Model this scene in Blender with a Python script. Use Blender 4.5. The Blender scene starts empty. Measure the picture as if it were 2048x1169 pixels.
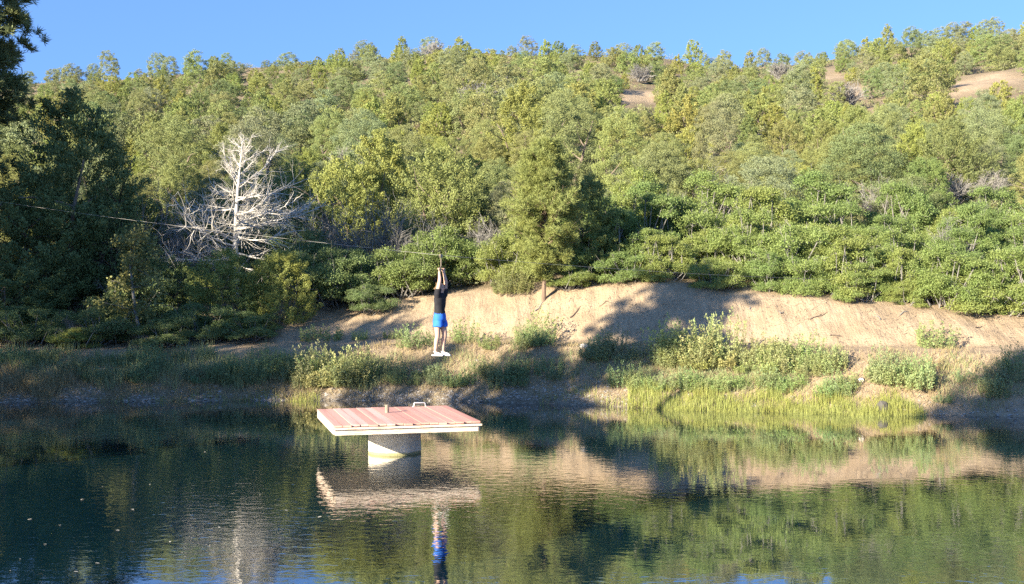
import bpy, math, random
import numpy as np
from mathutils import Vector
R = math.radians
scene = bpy.context.scene
COL = scene.collection

# ------------------------------------------------------------------ camera, sky, sun, exposure
F, CX, CY, H = 2300.0, 1024.0, 584.5, 3.48        # focal length and centre in photo pixels, eye height over the water
cam_data = bpy.data.cameras.new("camera"); cam = bpy.data.objects.new("camera", cam_data); COL.objects.link(cam)
cam.location = (0, 0, H); cam.rotation_euler = (R(90), 0, 0)
cam_data.sensor_width = 36; cam_data.lens = F / 2048 * 36; cam_data.clip_start = .05; cam_data.clip_end = 3000
scene.camera = cam

SUN_AZ, SUN_EL = 45.0, 18.0                        # light travels right and away from the camera
world = bpy.data.worlds.new("World"); scene.world = world; world.use_nodes = True
wn = world.node_tree.nodes; wl = world.node_tree.links
sky = wn.new("ShaderNodeTexSky"); sky.sky_type = 'NISHITA'; sky.sun_disc = False
sky.sun_elevation = R(SUN_EL); sky.sun_rotation = R(180 + SUN_AZ)
sky.altitude = 2200; sky.air_density = .9; sky.dust_density = .1; sky.ozone_density = 4.2
bg = wn["Background"]; bg.inputs[1].default_value = .15
wl.new(sky.outputs[0], bg.inputs[0])
tcw = wn.new("ShaderNodeTexCoord"); up = wn.new("ShaderNodeVectorMath"); up.operation = 'ADD'; up.inputs[1].default_value = (0, 0, .32)   # thin dry mountain air: no pale band at the horizon
nrm = wn.new("ShaderNodeVectorMath"); nrm.operation = 'NORMALIZE'
wl.new(tcw.outputs["Generated"], up.inputs[0]); wl.new(up.outputs[0], nrm.inputs[0]); wl.new(nrm.outputs[0], sky.inputs[0])
sun_dir = Vector((math.sin(R(SUN_AZ)) * math.cos(R(SUN_EL)), math.cos(R(SUN_AZ)) * math.cos(R(SUN_EL)), -math.sin(R(SUN_EL))))
sd = bpy.data.lights.new("sun", 'SUN'); sd.energy = 5.0; sd.angle = R(.55); sd.color = (1.0, .885, .70)
so = bpy.data.objects.new("sun", sd); COL.objects.link(so); so.rotation_euler = sun_dir.to_track_quat('-Z', 'Y').to_euler(); so.location = (-30, -30, 40)
scene.view_settings.view_transform = 'Standard'; scene.view_settings.look = 'None'
scene.view_settings.gamma = 1; scene.view_settings.exposure = 1.75
scene.cycles.max_bounces = 6; scene.cycles.diffuse_bounces = 3; scene.cycles.glossy_bounces = 3; scene.cycles.transmission_bounces = 4
scene.cycles.use_denoising = False
scene.cycles.sample_clamp_indirect = 6

# ------------------------------------------------------------------ helpers
def rgba(c): return (c[0], c[1], c[2], 1.0)
class NT:
    """short-hand for building a node material"""
    def __init__(s, name):
        s.m = bpy.data.materials.new(name); s.m.use_nodes = True
        s.t = s.m.node_tree; s.n = s.t.nodes; s.l = s.t.links
        s.out = s.n["Material Output"]; s.p = s.n["Principled BSDF"]
        s.p.inputs["Specular IOR Level"].default_value = .25
    def node(s, kind, **kw):
        x = s.n.new(kind)
        for k, v in kw.items():
            if k in ('inp',):
                for a, b in v.items(): x.inputs[a].default_value = b
            else: setattr(x, k, v)
        return x
    def link(s, a, b): s.l.new(a, b)
    def noise(s, scale, detail=4, rough=.6, vec=None, dist=0):
        x = s.node("ShaderNodeTexNoise", inp={"Scale": scale, "Detail": detail, "Roughness": rough, "Distortion": dist})
        if vec is not None: s.link(vec, x.inputs["Vector"])
        return x.outputs["Fac"]
    def ramp(s, fac, stops):
        x = s.node("ShaderNodeValToRGB"); e = x.color_ramp.elements
        while len(e) < len(stops): e.new(.5)
        for el, (p, c) in zip(e, stops): el.position = p; el.color = rgba(c) if len(c) == 3 else c
        s.link(fac, x.inputs[0]); return x.outputs[0]
    def maprange(s, fac, a, b, c, d):
        x = s.node("ShaderNodeMapRange", inp={1: a, 2: b, 3: c, 4: d}); s.link(fac, x.inputs[0]); return x.outputs[0]
    def mix(s, fac, a, b, mode='MIX'):
        x = s.node("ShaderNodeMix", data_type='RGBA', blend_type=mode)
        for sock, v in ((x.inputs[0], fac), (x.inputs[6], a), (x.inputs[7], b)):
            if hasattr(v, 'is_output'): s.link(v, sock)
            else: sock.default_value = rgba(v) if isinstance(v, (tuple, list)) else v
        return x.outputs[2]
    def bump(s, h, strength=.5, dist=.05):
        x = s.node("ShaderNodeBump", inp={"Strength": strength, "Distance": dist}); s.link(h, x.inputs["Height"])
        s.link(x.outputs[0], s.p.inputs["Normal"]); return x
    def objco(s):
        return s.node("ShaderNodeTexCoord").outputs["Object"]
    def gen_pos(s):
        return s.node("ShaderNodeNewGeometry").outputs["Position"]

def leaf_mat(name, col, trans=.25, var=.55, rough=.65, hue=None):
    """leaf surface: base colour, a random value per leaf, a tint per plant, soft patches, light coming through"""
    k = NT(name)
    geo = k.node("ShaderNodeNewGeometry"); info = k.node("ShaderNodeObjectInfo")
    n = k.noise(1.3, 3, .6, k.objco())
    c = k.mix(k.maprange(geo.outputs["Random Per Island"], 0, 1, 0, 1), tuple(x * (1 - var * .55) for x in col), tuple(x * (1 + var) for x in col))
    h = hue or (col[0] * 1.12, col[1] * 1.04, col[2] * .85)
    c = k.mix(k.maprange(n, .38, .66, 0, .8), c, h)
    c = k.mix(1.0, c, info.outputs["Color"], 'MULTIPLY')
    k.link(c, k.p.inputs["Base Color"]); k.p.inputs["Roughness"].default_value = rough
    if trans > 0:
        tr = k.node("ShaderNodeBsdfTranslucent"); k.link(c, tr.inputs[0])
        mx = k.node("ShaderNodeMixShader", inp={0: trans}); k.link(k.p.outputs[0], mx.inputs[1]); k.link(tr.outputs[0], mx.inputs[2])
        k.link(mx.outputs[0], k.out.inputs[0])
    return k.m

def wood_mat(name, dark, light, scale=6, rough=.85, bump=.4):
    k = NT(name); v = k.objco()
    mp = k.node("ShaderNodeMapping", inp={"Scale": (1, 1, .18)}); k.link(v, mp.inputs[0])
    n = k.noise(scale * 3, 5, .65, mp.outputs[0])
    k.link(k.ramp(n, [(.3, dark), (.7, light)]), k.p.inputs["Base Color"]); k.p.inputs["Roughness"].default_value = rough
    k.bump(n, bump, .02); return k.m

def plain_mat(name, col, rough=.6, metal=0, var=.15, scale=9, bump=0):
    k = NT(name); n = k.noise(scale, 4, .6, k.objco())
    k.link(k.ramp(n, [(.3, tuple(x * (1 - var) for x in col)), (.7, tuple(min(1, x * (1 + var)) for x in col))]), k.p.inputs["Base Color"])
    k.p.inputs["Roughness"].default_value = rough; k.p.inputs["Metallic"].default_value = metal
    if bump: k.bump(n, bump, .01)
    return k.m

class Geo:
    """collects quads / triangles as numpy blocks and links them as ONE mesh object"""
    def __init__(s): s.v = []; s.q = []; s.t = []; s.n = 0
    def add(s, v, quads=None, tris=None):
        v = np.asarray(v, float).reshape(-1, 3)
        if quads is not None and len(quads): s.q.append(np.asarray(quads, int).reshape(-1, 4) + s.n)
        if tris is not None and len(tris): s.t.append(np.asarray(tris, int).reshape(-1, 3) + s.n)
        s.v.append(v); s.n += len(v); return s
    def mesh(s, name, mat, smooth=False):
        me = bpy.data.meshes.new(name)
        v = np.concatenate(s.v) if s.v else np.zeros((0, 3))
        q = np.concatenate(s.q) if s.q else np.zeros((0, 4), int); t = np.concatenate(s.t) if s.t else np.zeros((0, 3), int)
        me.vertices.add(len(v)); me.vertices.foreach_set("co", v.astype(np.float32).ravel())
        nl = q.size + t.size; npoly = len(q) + len(t)
        me.loops.add(nl); me.loops.foreach_set("vertex_index", np.concatenate([q.ravel(), t.ravel()]).astype(np.int32))
        me.polygons.add(npoly)
        st = np.concatenate([np.arange(len(q)) * 4, q.size + np.arange(len(t)) * 3]).astype(np.int32)
        me.polygons.foreach_set("loop_start", st)
        me.polygons.foreach_set("use_smooth", np.full(npoly, smooth))
        me.update(calc_edges=True); me.materials.append(mat); return me
    def obj(s, name, mat, parent=None, smooth=False):
        return link(name, s.mesh(name, mat, smooth), parent)
def link(name, me, parent=None):
    o = bpy.data.objects.new(name, me); COL.objects.link(o)
    if parent is not None: o.parent = parent
    return o
def tag(o, label=None, cat=None, group=None, kind=None):
    if label: o['label'] = label
    if cat: o['category'] = cat
    if group: o['group'] = group
    if kind: o['kind'] = kind
    return o
def thing(name, label, cat, loc=(0, 0, 0), rz=0, scale=None, group=None):
    o = bpy.data.objects.new(name, None); COL.objects.link(o); o.location = loc; o.rotation_euler = (0, 0, rz)
    if scale is not None: o.scale = scale if hasattr(scale, '__len__') else (scale,) * 3
    o.empty_display_size = .2
    return tag(o, label, cat, group)

def norm(a): return a / np.maximum(np.linalg.norm(a, axis=-1, keepdims=True), 1e-9)
def leaves(g, P, D, L, W, rng, kite=.5, N=None):
    """kite-shaped leaves at points P pointing along D, turned any way or facing N"""
    n = len(P); D = norm(D)
    if N is not None: D = D - N * (D * N).sum(1, keepdims=True) * .85; D = norm(D)
    S = norm(np.cross(D, rng.normal(size=(n, 3)) if N is None else N))
    L = (L * rng.uniform(.7, 1.3, n))[:, None]; W = (W * rng.uniform(.7, 1.3, n))[:, None]
    v = np.stack([P, P + D * L * kite + S * W / 2, P + D * L, P + D * L * kite - S * W / 2], 1)
    g.add(v, np.arange(n * 4).reshape(n, 4))
def tube(g, pts, rad, sides=5, cap=True):
    pts = np.asarray(pts, float); rad = np.asarray(rad, float); n = len(pts)
    tan = norm(np.gradient(pts, axis=0)); ref = np.array([.31, .93, .19]) if abs(tan[0][1]) < .8 else np.array([.9, .1, .4])
    a = norm(np.cross(tan, ref)); b = np.cross(tan, a)
    th = np.linspace(0, 2 * np.pi, sides, endpoint=False)
    v = pts[:, None] + rad[:, None, None] * (np.cos(th)[None, :, None] * a[:, None] + np.sin(th)[None, :, None] * b[:, None])
    i = np.arange(n - 1)[:, None] * sides; j = np.arange(sides)[None]
    q = np.stack([i + j, i + (j + 1) % sides, i + sides + (j + 1) % sides, i + sides + j], -1).reshape(-1, 4)
    g.add(v, q)
    if cap and sides == 4: g.add(v[-1], [[0, 1, 2, 3]]); g.add(v[0], [[3, 2, 1, 0]])
    elif cap:
        for k, s in ((0, -1), (n - 1, 1)):
            c = np.vstack([v[k], pts[k]]); g.add(c, tris=[[m, (m + 1) % sides, sides][::s] for m in range(sides)])
def box(g, lo, hi, M=None):
    x0, y0, z0 = lo; x1, y1, z1 = hi
    v = np.array([(x, y, z) for z in (z0, z1) for y in (y0, y1) for x in (x0, x1)], float)
    if M is not None: v = v @ M.T
    g.add(v, [[0, 2, 3, 1], [4, 5, 7, 6], [0, 1, 5, 4], [2, 6, 7, 3], [0, 4, 6, 2], [1, 3, 7, 5]])
def limb(rng, start, d, length, segs=5, wob=.18, lift=0.0):
    """a wandering polyline"""
    p = np.array(start, float); d = np.array(d, float); d /= np.linalg.norm(d); out = [p.copy()]
    for _ in range(segs):
        d = d + rng.normal(0, wob, 3) + np.array([0, 0, lift]); d /= np.linalg.norm(d)
        p = p + d * length / segs; out.append(p.copy())
    return np.array(out)
def vnoise(x, y, seed=0):
    """smooth value noise"""
    x = np.asarray(x, float); y = np.asarray(y, float); xi = np.floor(x).astype(int); yi = np.floor(y).astype(int)
    fx = x - xi; fy = y - yi; fx = fx * fx * (3 - 2 * fx); fy = fy * fy * (3 - 2 * fy)
    def h(a, b):
        k = (a * 374761393 + b * 668265263 + seed * 1442695041) & 0x7fffffff
        k = ((k ^ (k >> 13)) * 1274126177) & 0x7fffffff
        return ((k ^ (k >> 16)) & 0xffff) / 65535.0
    return (h(xi, yi) * (1 - fx) + h(xi + 1, yi) * fx) * (1 - fy) + (h(xi, yi + 1) * (1 - fx) + h(xi + 1, yi + 1) * fx) * fy * 1.0
def fbm(x, y, seed=0, oct=4):
    s = 0; a = .5
    for k in range(oct): s = s + a * (vnoise(x * 2 ** k, y * 2 ** k, seed + k) - .5); a *= .5
    return s

# ------------------------------------------------------------------ terrain
KX = np.array([-60, -16.5, -7, -2.4, 1.2, 5.2, 11, 17, 60], float)
YS = np.array([34, 36.2, 37, 36.8, 36, 34.3, 32.6, 31.9, 31])
Y1 = np.array([37, 39, 40, 39.5, 38.6, 37.5, 35.7, 35, 34]);   Z1 = np.array([1.5, 1.5, 1.55, 1.66, 1.7, 1.67, 1.63, 1.64, 1.6])
Y2 = np.array([39, 41, 42, 41.5, 40.5, 39.4, 37.7, 36.9, 36]); Z2 = np.array([1.7, 1.75, 1.95, 1.93, 1.8, 1.84, 1.72, 1.75, 1.7])
Y3 = np.array([42, 44, 45, 44.5, 43, 41.8, 39.9, 39, 38]);     Z3 = np.array([2.6, 2.6, 2.93, 3.36, 3.6, 3.78, 3.2, 2.66, 2.6])
YR = 172.0
RPX = np.array([-1500, 0, 300, 600, 900, 1200, 1450, 1600, 1800, 2048, 3000], float)
RPY = np.array([212, 172, 152, 134, 106, 110, 138, 124, 100, 70, 28], float)
RZ = H + (CY - RPY) * YR / F
def ground(X, Y, detail=True):
    X = np.asarray(X, float); Y = np.asarray(Y, float)
    k = lambda a: np.interp(X + .6 * np.sin(Y * .21), KX, a)
    ys, y1, z1, y2, z2, y3, z3 = (k(a) for a in (YS, Y1, Z1, Y2, Z2, Y3, Z3))
    ys = ys + .5 * fbm(X * .5, X * 0 + 3.1, 5)
    def seg(a, za, b, zb): return za + (zb - za) * np.clip((Y - a) / (b - a), 0, 1)
    z = np.where(Y < ys, np.maximum((Y - ys) * .35, -1.6), 0)
    t = np.clip((Y - ys) / (y1 - ys), 0, 1); z = np.where(Y >= ys, z1 * (t * .75 + .25 * np.sqrt(t) * t ** .3), z)
    z = np.where(Y >= y1, seg(y1, z1, y2, z2), z)
    tb = np.clip((Y - y2) / (y3 - y2), 0, 1); tb = tb ** .9
    tb = np.where(tb < .9, tb * 1.02, .918 + (tb - .9) * .82)
    z = np.where(Y >= y2, z2 + (z3 - z2) * tb, z)
    u = CX + F * X / np.maximum(Y, 30.0); zr = np.interp(u, RPX, RZ)
    th = (Y - y3) / (YR - y3)
    hill = z3 + (zr - z3) * (th * .93 + .07 * th * th); hill = np.where(th > 1, zr - (th - 1) * 25, hill)
    if detail: hill = hill + np.clip(th * 8, 0, 1) * (2.2 * fbm(X * .09, Y * .09, 11) + .5 * fbm(X * .5, Y * .5, 14))
    z = np.where(Y >= y3, hill, z)
    zl = np.clip((-(9 + .24 * np.clip(Y, 0, 60)) - X) * .4, -1.6, 2.2)
    zr_ = np.clip((X - (11.5 + .24 * np.clip(Y, 0, 60))) * .4, -1.6, 2.2)
    zn = np.clip((5.5 - Y) * .5, -1.6, 1.85)
    side = np.maximum(np.maximum(zl, zr_), zn)
    z = np.where(Y < y1, np.maximum(z, side), z)
    if detail:
        land = np.clip(z * 2, 0, 1) * np.clip((60 - Y) / 10, 0, 1)
        onbank = np.clip((Y - y2) / .3, 0, 1) * np.clip((y3 - Y) / .3, 0, 1)
        z = z + land * (.16 * fbm(X * .9, Y * .9, 21) + .05 * fbm(X * 4, Y * 4, 22))
        z = z + onbank * (.34 * fbm(X * 1.1, Y * .3, 23) + .22 * fbm(X * 3.3, Y * .5, 24) + .10 * fbm(X * 7, Y * 4, 25))
        inroad = np.clip((Y - y1) / .3, 0, 1) * np.clip((y2 - Y) / .3, 0, 1)
        z = z - inroad * .03
    return z

DIRT = [(1246, 1314, 184, 204), (1644, 1676, 150, 164), (1690, 1734, 174, 194), (1900, 1960, 164, 190), (1940, 2048, 150, 168)]
DIRT_PTS = []
def axis(parts):
    out = []
    for a, b, s in parts: out.append(np.arange(a, b, s))
    return np.concatenate(out + [np.array([parts[-1][1]])])
gx = axis([(-260, -110, 10), (-110, -24, 2.2), (-24, 24, .16), (24, 110, 2.2), (110, 260, 10)])
gy = axis([(-120, -8, 8), (-8, 30, 1.0), (30, 47, .13), (47, 60, .6), (60, 190, 1.6), (190, 420, 14)])
XX, YY = np.meshgrid(gx, gy); ZZ = ground(XX, YY)
import bisect
_gx, _gy, _gz = gx.tolist(), gy.tolist(), ZZ.tolist()
def gz(x, y):
    """height of the ground mesh at (x, y)"""
    i = min(max(bisect.bisect_right(_gx, x) - 1, 0), len(_gx) - 2); j = min(max(bisect.bisect_right(_gy, y) - 1, 0), len(_gy) - 2)
    u = (x - _gx[i]) / (_gx[i + 1] - _gx[i]); v = (y - _gy[j]) / (_gy[j + 1] - _gy[j])
    return (_gz[j][i] * (1 - u) + _gz[j][i + 1] * u) * (1 - v) + (_gz[j + 1][i] * (1 - u) + _gz[j + 1][i + 1] * u) * v
g = Geo(); nx, ny = len(gx), len(gy)
ii = (np.arange(ny - 1)[:, None] * nx + np.arange(nx - 1)[None]).ravel()
g.add(np.stack([XX, YY, ZZ], -1), np.stack([ii, ii + 1, ii + nx + 1, ii + nx], -1))
k = NT("earth"); pos = k.gen_pos()
att = k.node("ShaderNodeAttribute", attribute_name="bank").outputs["Fac"]
shore = k.node("ShaderNodeAttribute", attribute_name="shore").outputs["Fac"]
n1 = k.noise(.9, 6, .65, pos); n2 = k.noise(14, 5, .7, pos); n3 = k.noise(60, 3, .7, pos)
mp = k.node("ShaderNodeMapping", inp={"Scale": (3.0, .6, .5)}); k.link(pos, mp.inputs[0]); n4 = k.noise(2.2, 5, .6, mp.outputs[0])
sand = k.ramp(n1, [(.3, (.32, .238, .15)), (.55, (.41, .310, .202)), (.75, (.48, .37, .248))])
sand = k.mix(k.maprange(n4, .45, .68, 0, .6), sand, (.31, .225, .14))
sand = k.mix(k.maprange(n3, .62, .76, 0, .3), sand, (.27, .20, .13))
duff = k.ramp(n2, [(.3, (.11, .085, .05)), (.55, (.21, .165, .10)), (.75, (.33, .26, .165))])
c = k.mix(att, duff, sand)
peb = k.node("ShaderNodeTexVoronoi", inp={"Scale": 11.0}); k.link(pos, peb.inputs["Vector"])
pc = k.ramp(peb.outputs["Color"], [(.0, (.10, .082, .06)), (.6, (.21, .175, .13)), (1, (.36, .32, .26))])
c = k.mix(k.maprange(shore, 0, 1, 0, .85), c, pc)
k.link(c, k.p.inputs["Base Color"]); k.p.inputs["Roughness"].default_value = .95
hm = k.node("ShaderNodeMath", operation='ADD'); k.link(n2, hm.inputs[0]); k.link(n4, hm.inputs[1])
k.bump(hm.outputs[0], .8, .09)
ter = g.obj("ground", k.m, smooth=True); tag(ter, kind='structure')
kk = lambda a: np.interp(XX, KX, a)
bank = np.clip((YY - kk(Y1) + 1.5) / 1.5, 0, 1) * np.clip((kk(Y3) + 1.2 - YY) / .8, 0, 1)
bank = np.maximum(bank, np.where((YY > 30) & (YY <= kk(Y1) + .2), .55 + .5 * np.clip((XX + 3) / 8, 0, 1), 0))
for (a, b, c0, d0) in DIRT:                            # bare earth openings on the hillside
    u = CX + F * XX / np.maximum(YY, 20); w = CY - F * (ZZ - H) / np.maximum(YY, 20)
    e = np.maximum(np.abs(u - (a + b) / 2) / (b - a) * 2, np.abs(w - (c0 + d0) / 2) / (d0 - c0) * 2)
    bank = np.maximum(bank, np.where(YY > 60, np.clip((1.35 - e) / .45, 0, 1), 0))
    m_ = (YY > 60) & (e < 1)
    if m_.any(): DIRT_PTS.append((float(XX[m_].mean()), float(YY[m_].mean()), float(ZZ[m_].mean())))
hillmask = np.clip((YY - kk(Y3)) / 3, 0, 1)
bank = np.maximum(bank, hillmask * np.clip(.15 + 1.0 * fbm(XX * .12, YY * .12, 31), 0, .35))
shv = np.clip((.45 - ZZ) / .4, 0, 1) * (YY > 28)
shv = shv * np.clip((5.5 - XX) / 2, .25, 1)
for nm, arr in (("bank", bank), ("shore", shv)):
    a = ter.data.attributes.new(nm, 'FLOAT', 'POINT'); a.data.foreach_set("value", arr.astype(np.float32).ravel())

# ------------------------------------------------------------------ water
g = Geo(); wx = np.linspace(-40, 40, 41); wy = np.linspace(-5, 45, 26); WX, WY = np.meshgrid(wx, wy)
i0 = (np.arange(25)[:, None] * 41 + np.arange(40)[None]).ravel()
g.add(np.stack([WX, WY, WX * 0], -1), np.stack([i0, i0 + 1, i0 + 42, i0 + 41], -1))
k = NT("pond_water"); pos = k.gen_pos()
k.p.inputs["Base Color"].default_value = (.0022, .0155, .0235, 1); k.p.inputs["Roughness"].default_value = .015
k.p.inputs["IOR"].default_value = 2.0; k.p.inputs["Specular IOR Level"].default_value = .5
mp = k.node("ShaderNodeMapping", inp={"Scale": (.8, 1.15, 1), "Rotation": (0, 0, R(18))}); k.link(pos, mp.inputs[0])
r1 = k.noise(4.2, 2, .5, mp.outputs[0], .5); r2 = k.noise(11.0, 2, .5, mp.outputs[0], .5); r0 = k.noise(1.1, 1, .5, mp.outputs[0])
ly = k.node("ShaderNodeVectorMath", operation='DISTANCE'); k.link(pos, ly.inputs[0]); ly.inputs[1].default_value = (-3.5, 20.5, 0)
patch_ = k.maprange(k.noise(.22, 3, .55, pos), .40, .64, .10, .6)
wind = k.maprange(ly.outputs["Value"], 2.5, 8.0, 1.3, 0)
amp = k.node("ShaderNodeMath", operation='MAXIMUM'); k.link(patch_, amp.inputs[0]); k.link(wind, amp.inputs[1])
ad = k.node("ShaderNodeMath", operation='MULTIPLY_ADD', inp={1: .30}); k.link(r2, ad.inputs[0]); k.link(r1, ad.inputs[2])
ml = k.node("ShaderNodeMath", operation='MULTIPLY'); k.link(ad.outputs[0], ml.inputs[0]); k.link(amp.outputs[0], ml.inputs[1])
a2 = k.node("ShaderNodeMath", operation='MULTIPLY_ADD', inp={1: .10}); k.link(r0, a2.inputs[0]); k.link(ml.outputs[0], a2.inputs[2])
bw = k.bump(a2.outputs[0], 1.0, .0042)
k.p.inputs["Coat Weight"].default_value = .7; k.p.inputs["Coat IOR"].default_value = 1.5; k.p.inputs["Coat Roughness"].default_value = .015; k.link(bw.outputs[0], k.p.inputs["Coat Normal"])
water = g.obj("water", k.m, smooth=True); tag(water, kind='structure')

# ------------------------------------------------------------------ plant materials
M = {}
M['juniper'] = leaf_mat("juniper_foliage", (.232, .268, .096), .16, .38)
M['pinyon'] = leaf_mat("pinyon_needles", (.204, .238, .100), .12, .38)
M['pine'] = leaf_mat("pine_needles", (.18, .212, .08), .26, .45)
M['oak'] = leaf_mat("oak_leaves", (.215, .278, .096), .36, .45, .55, hue=(.245, .285, .095))
M['sage'] = leaf_mat("sage_leaves", (.20, .215, .105), .2, .4)
M['forb'] = leaf_mat("weed_leaves", (.29, .335, .17), .35, .4)
M['reed'] = leaf_mat("reed_blades", (.33, .36, .115), .42, .45)
M['straw'] = leaf_mat("dry_grass_blades", (.34, .28, .16), .2, .4)
M['bark'] = wood_mat("juniper_bark", (.10, .075, .055), (.26, .21, .16))
M['pinebark'] = wood_mat("pine_bark", (.12, .085, .06), (.27, .195, .14), 4)
M['dead'] = wood_mat("weathered_dead_wood", (.42, .39, .34), (.72, .68, .61))
M['twig'] = wood_mat("bare_grey_twigs", (.14, .13, .115), (.30, .285, .26))
M['stem'] = leaf_mat("weed_stems", (.16, .16, .07), 0, .4)

# ------------------------------------------------------------------ plant meshes
def fibo(rng, n):
    d = rng.normal(size=(n, 3)); return norm(d)
def juniper_crown(seed, h, r, nclump, nleaf, L, W, pointed=.5, base=.06):
    rng = np.random.default_rng(seed); g = Geo()
    ph = rng.uniform(0, 6.28, 6)
    cs = []; gap = rng.normal(size=(3, 5, 3))
    while len(cs) < nclump:
        t = rng.uniform(0, 1); a = rng.uniform(0, 2 * np.pi)
        prof = (min(1, (t + .04) / .20)) ** .55 * (1 - pointed * t ** 1.3) * (1 - t ** 6) ** .5
        if rng.random() > prof + .12: continue
        lump = 1 + .14 * math.sin(2 * a + ph[0] + 3 * t) + .12 * math.sin(3 * a + ph[1] - 5 * t) + .10 * math.sin(5 * a + ph[2] + 11 * t)
        rr = r * prof * lump
        f = 1 - abs(rng.normal(0, .22)) if rng.random() < .8 else rng.uniform(.2, .9)
        f = max(f, .1)
        p = np.array([math.cos(a) * rr * f, math.sin(a) * rr * f, h * (base + (1 - base) * t)])
        if f > .6 and np.sin(p @ gap[0, 0] * 1.9 + ph[3]) + np.sin(p @ gap[0, 1] * 2.6 + ph[4]) > 1.2: continue
        cs.append((p, a, f))
    P = []; D = []; Nn = []
    for p, a, f in cs:
        cr = r * rng.uniform(.075, .145); m = int(nleaf * rng.uniform(.7, 1.3))
        out = np.array([math.cos(a), math.sin(a), .7 + rng.normal(0, .3)]); out /= np.linalg.norm(out)
        q = norm(rng.normal(size=(m, 3))) * (rng.uniform(.1, 1, m) ** .5)[:, None]; along = rng.uniform(-.8, 1.2, m)
        taper = np.clip(1.25 - .5 * (along + .8), .35, 1)[:, None]
        P.append(p + q * cr * taper + out * (along * cr)[:, None])
        D.append(out * .6 + q * .9 + np.array([0, 0, .35]) + rng.normal(0, .2, (m, 3))); Nn.append(norm(q * 1.1 + out * .45 + rng.normal(0, .42, (m, 3))))
    leaves(g, np.concatenate(P), np.concatenate(D), L, W, rng, .55, np.concatenate(Nn))
    return g
def pinyon_crown(seed, h, r, nclump, nleaf, L, W):
    rng = np.random.default_rng(seed); g = Geo(); P = []; D = []; Nn = []; ph = rng.uniform(0, 6.28, 6)
    n = 0
    while n < nclump:
        t = rng.uniform(.08, 1); a = rng.uniform(0, 2 * np.pi)
        prof = math.sqrt(max(0, 1 - ((t - .45) / .56) ** 2)) * (.94 + .08 * math.sin(t * 20 + ph[3] + 2 * math.sin(a + ph[4])))
        if rng.random() > prof + .1: continue
        rr = r * prof * (1 + .14 * math.sin(2 * a + ph[0]) + .12 * math.sin(4 * a + ph[1] + 6 * t) + .08 * math.sin(7 * a + ph[2] - 9 * t))
        f = max(.1, 1 - abs(rng.normal(0, .2)) if rng.random() < .8 else rng.uniform(.2, .9))
        p = np.array([math.cos(a) * rr * f, math.sin(a) * rr * f, h * t + .05 * r * f])
        cr = r * rng.uniform(.09, .16); m = int(nleaf * rng.uniform(.7, 1.3))
        q = norm(rng.normal(size=(m, 3))) * (rng.uniform(0, 1, m) ** .4)[:, None] * np.array([1.1, 1.1, .6])
        P.append(p + q * cr); D.append(q * 1.2 + np.array([math.cos(a) * .4, math.sin(a) * .4, .35]) + rng.normal(0, .2, (m, 3))); n += 1
        Nn.append(norm(q * 1.0 + np.array([math.cos(a), math.sin(a), .5]) * .45 + rng.normal(0, .42, (m, 3))))
    leaves(g, np.concatenate(P), np.concatenate(D), L, W, rng, .5, np.concatenate(Nn)); return g
def pine(seed, h, r, whorls, nb, ntuft, nl, L, W, base=.25, top=.12, peak=.35):
    """tapered trunk, whorls of limbs, long-needle tufts along them; returns (trunk geo, crown geo)"""
    rng = np.random.default_rng(seed); gt = Geo(); gc = Geo()
    tr = limb(rng, (0, 0, -.2), (0, 0, 1), h * .99, 9, .02); tr[:, 2] = np.linspace(-.2, h * .99, 10)
    tube(gt, tr, np.linspace(h * .015, h * .003, 10), 8)
    P = []; D = []
    for w in range(whorls):
        t = base + (1 - base) * (w + rng.uniform(-.3, .3)) / whorls; t = min(max(t, base), .985)
        s = (t - base) / (1 - base); prof = (s / peak) ** .45 if s < peak else top + (1 - top) * (1 - (s - peak) / (1 - peak)) ** .8
        for b in range(nb):
            a = rng.uniform(0, 2 * np.pi); ln = r * max(.12, prof) * rng.uniform(.65, 1.12)
            c = np.array([np.interp(t * h, tr[:, 2], tr[:, 0]), np.interp(t * h, tr[:, 2], tr[:, 1]), t * h])
            br = limb(rng, c, (math.cos(a), math.sin(a), rng.uniform(-.1, .35) + .5 * s), ln, 5, .12, .07)
            tube(gt, br, np.linspace(.012 * ln + .012, .006, 6), 4)
            for _ in range(ntuft):
                f = rng.uniform(.3, 1.0); i = f * 5; lo = int(min(i, 4)); pt = br[lo] + (br[lo + 1] - br[lo]) * (i - lo) + rng.normal(0, .10 * ln * f + .04, 3) * np.array([1, 1, .6])
                m = nl; d = norm(rng.normal(size=(m, 3))) + (br[-1] - br[0]) / ln * .55 + np.array([0, 0, .35])
                P.append(pt + rng.normal(0, .04, (m, 3))); D.append(d)
    leaves(gc, np.concatenate(P), np.concatenate(D), L, W, rng, .5); return gt, gc
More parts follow.
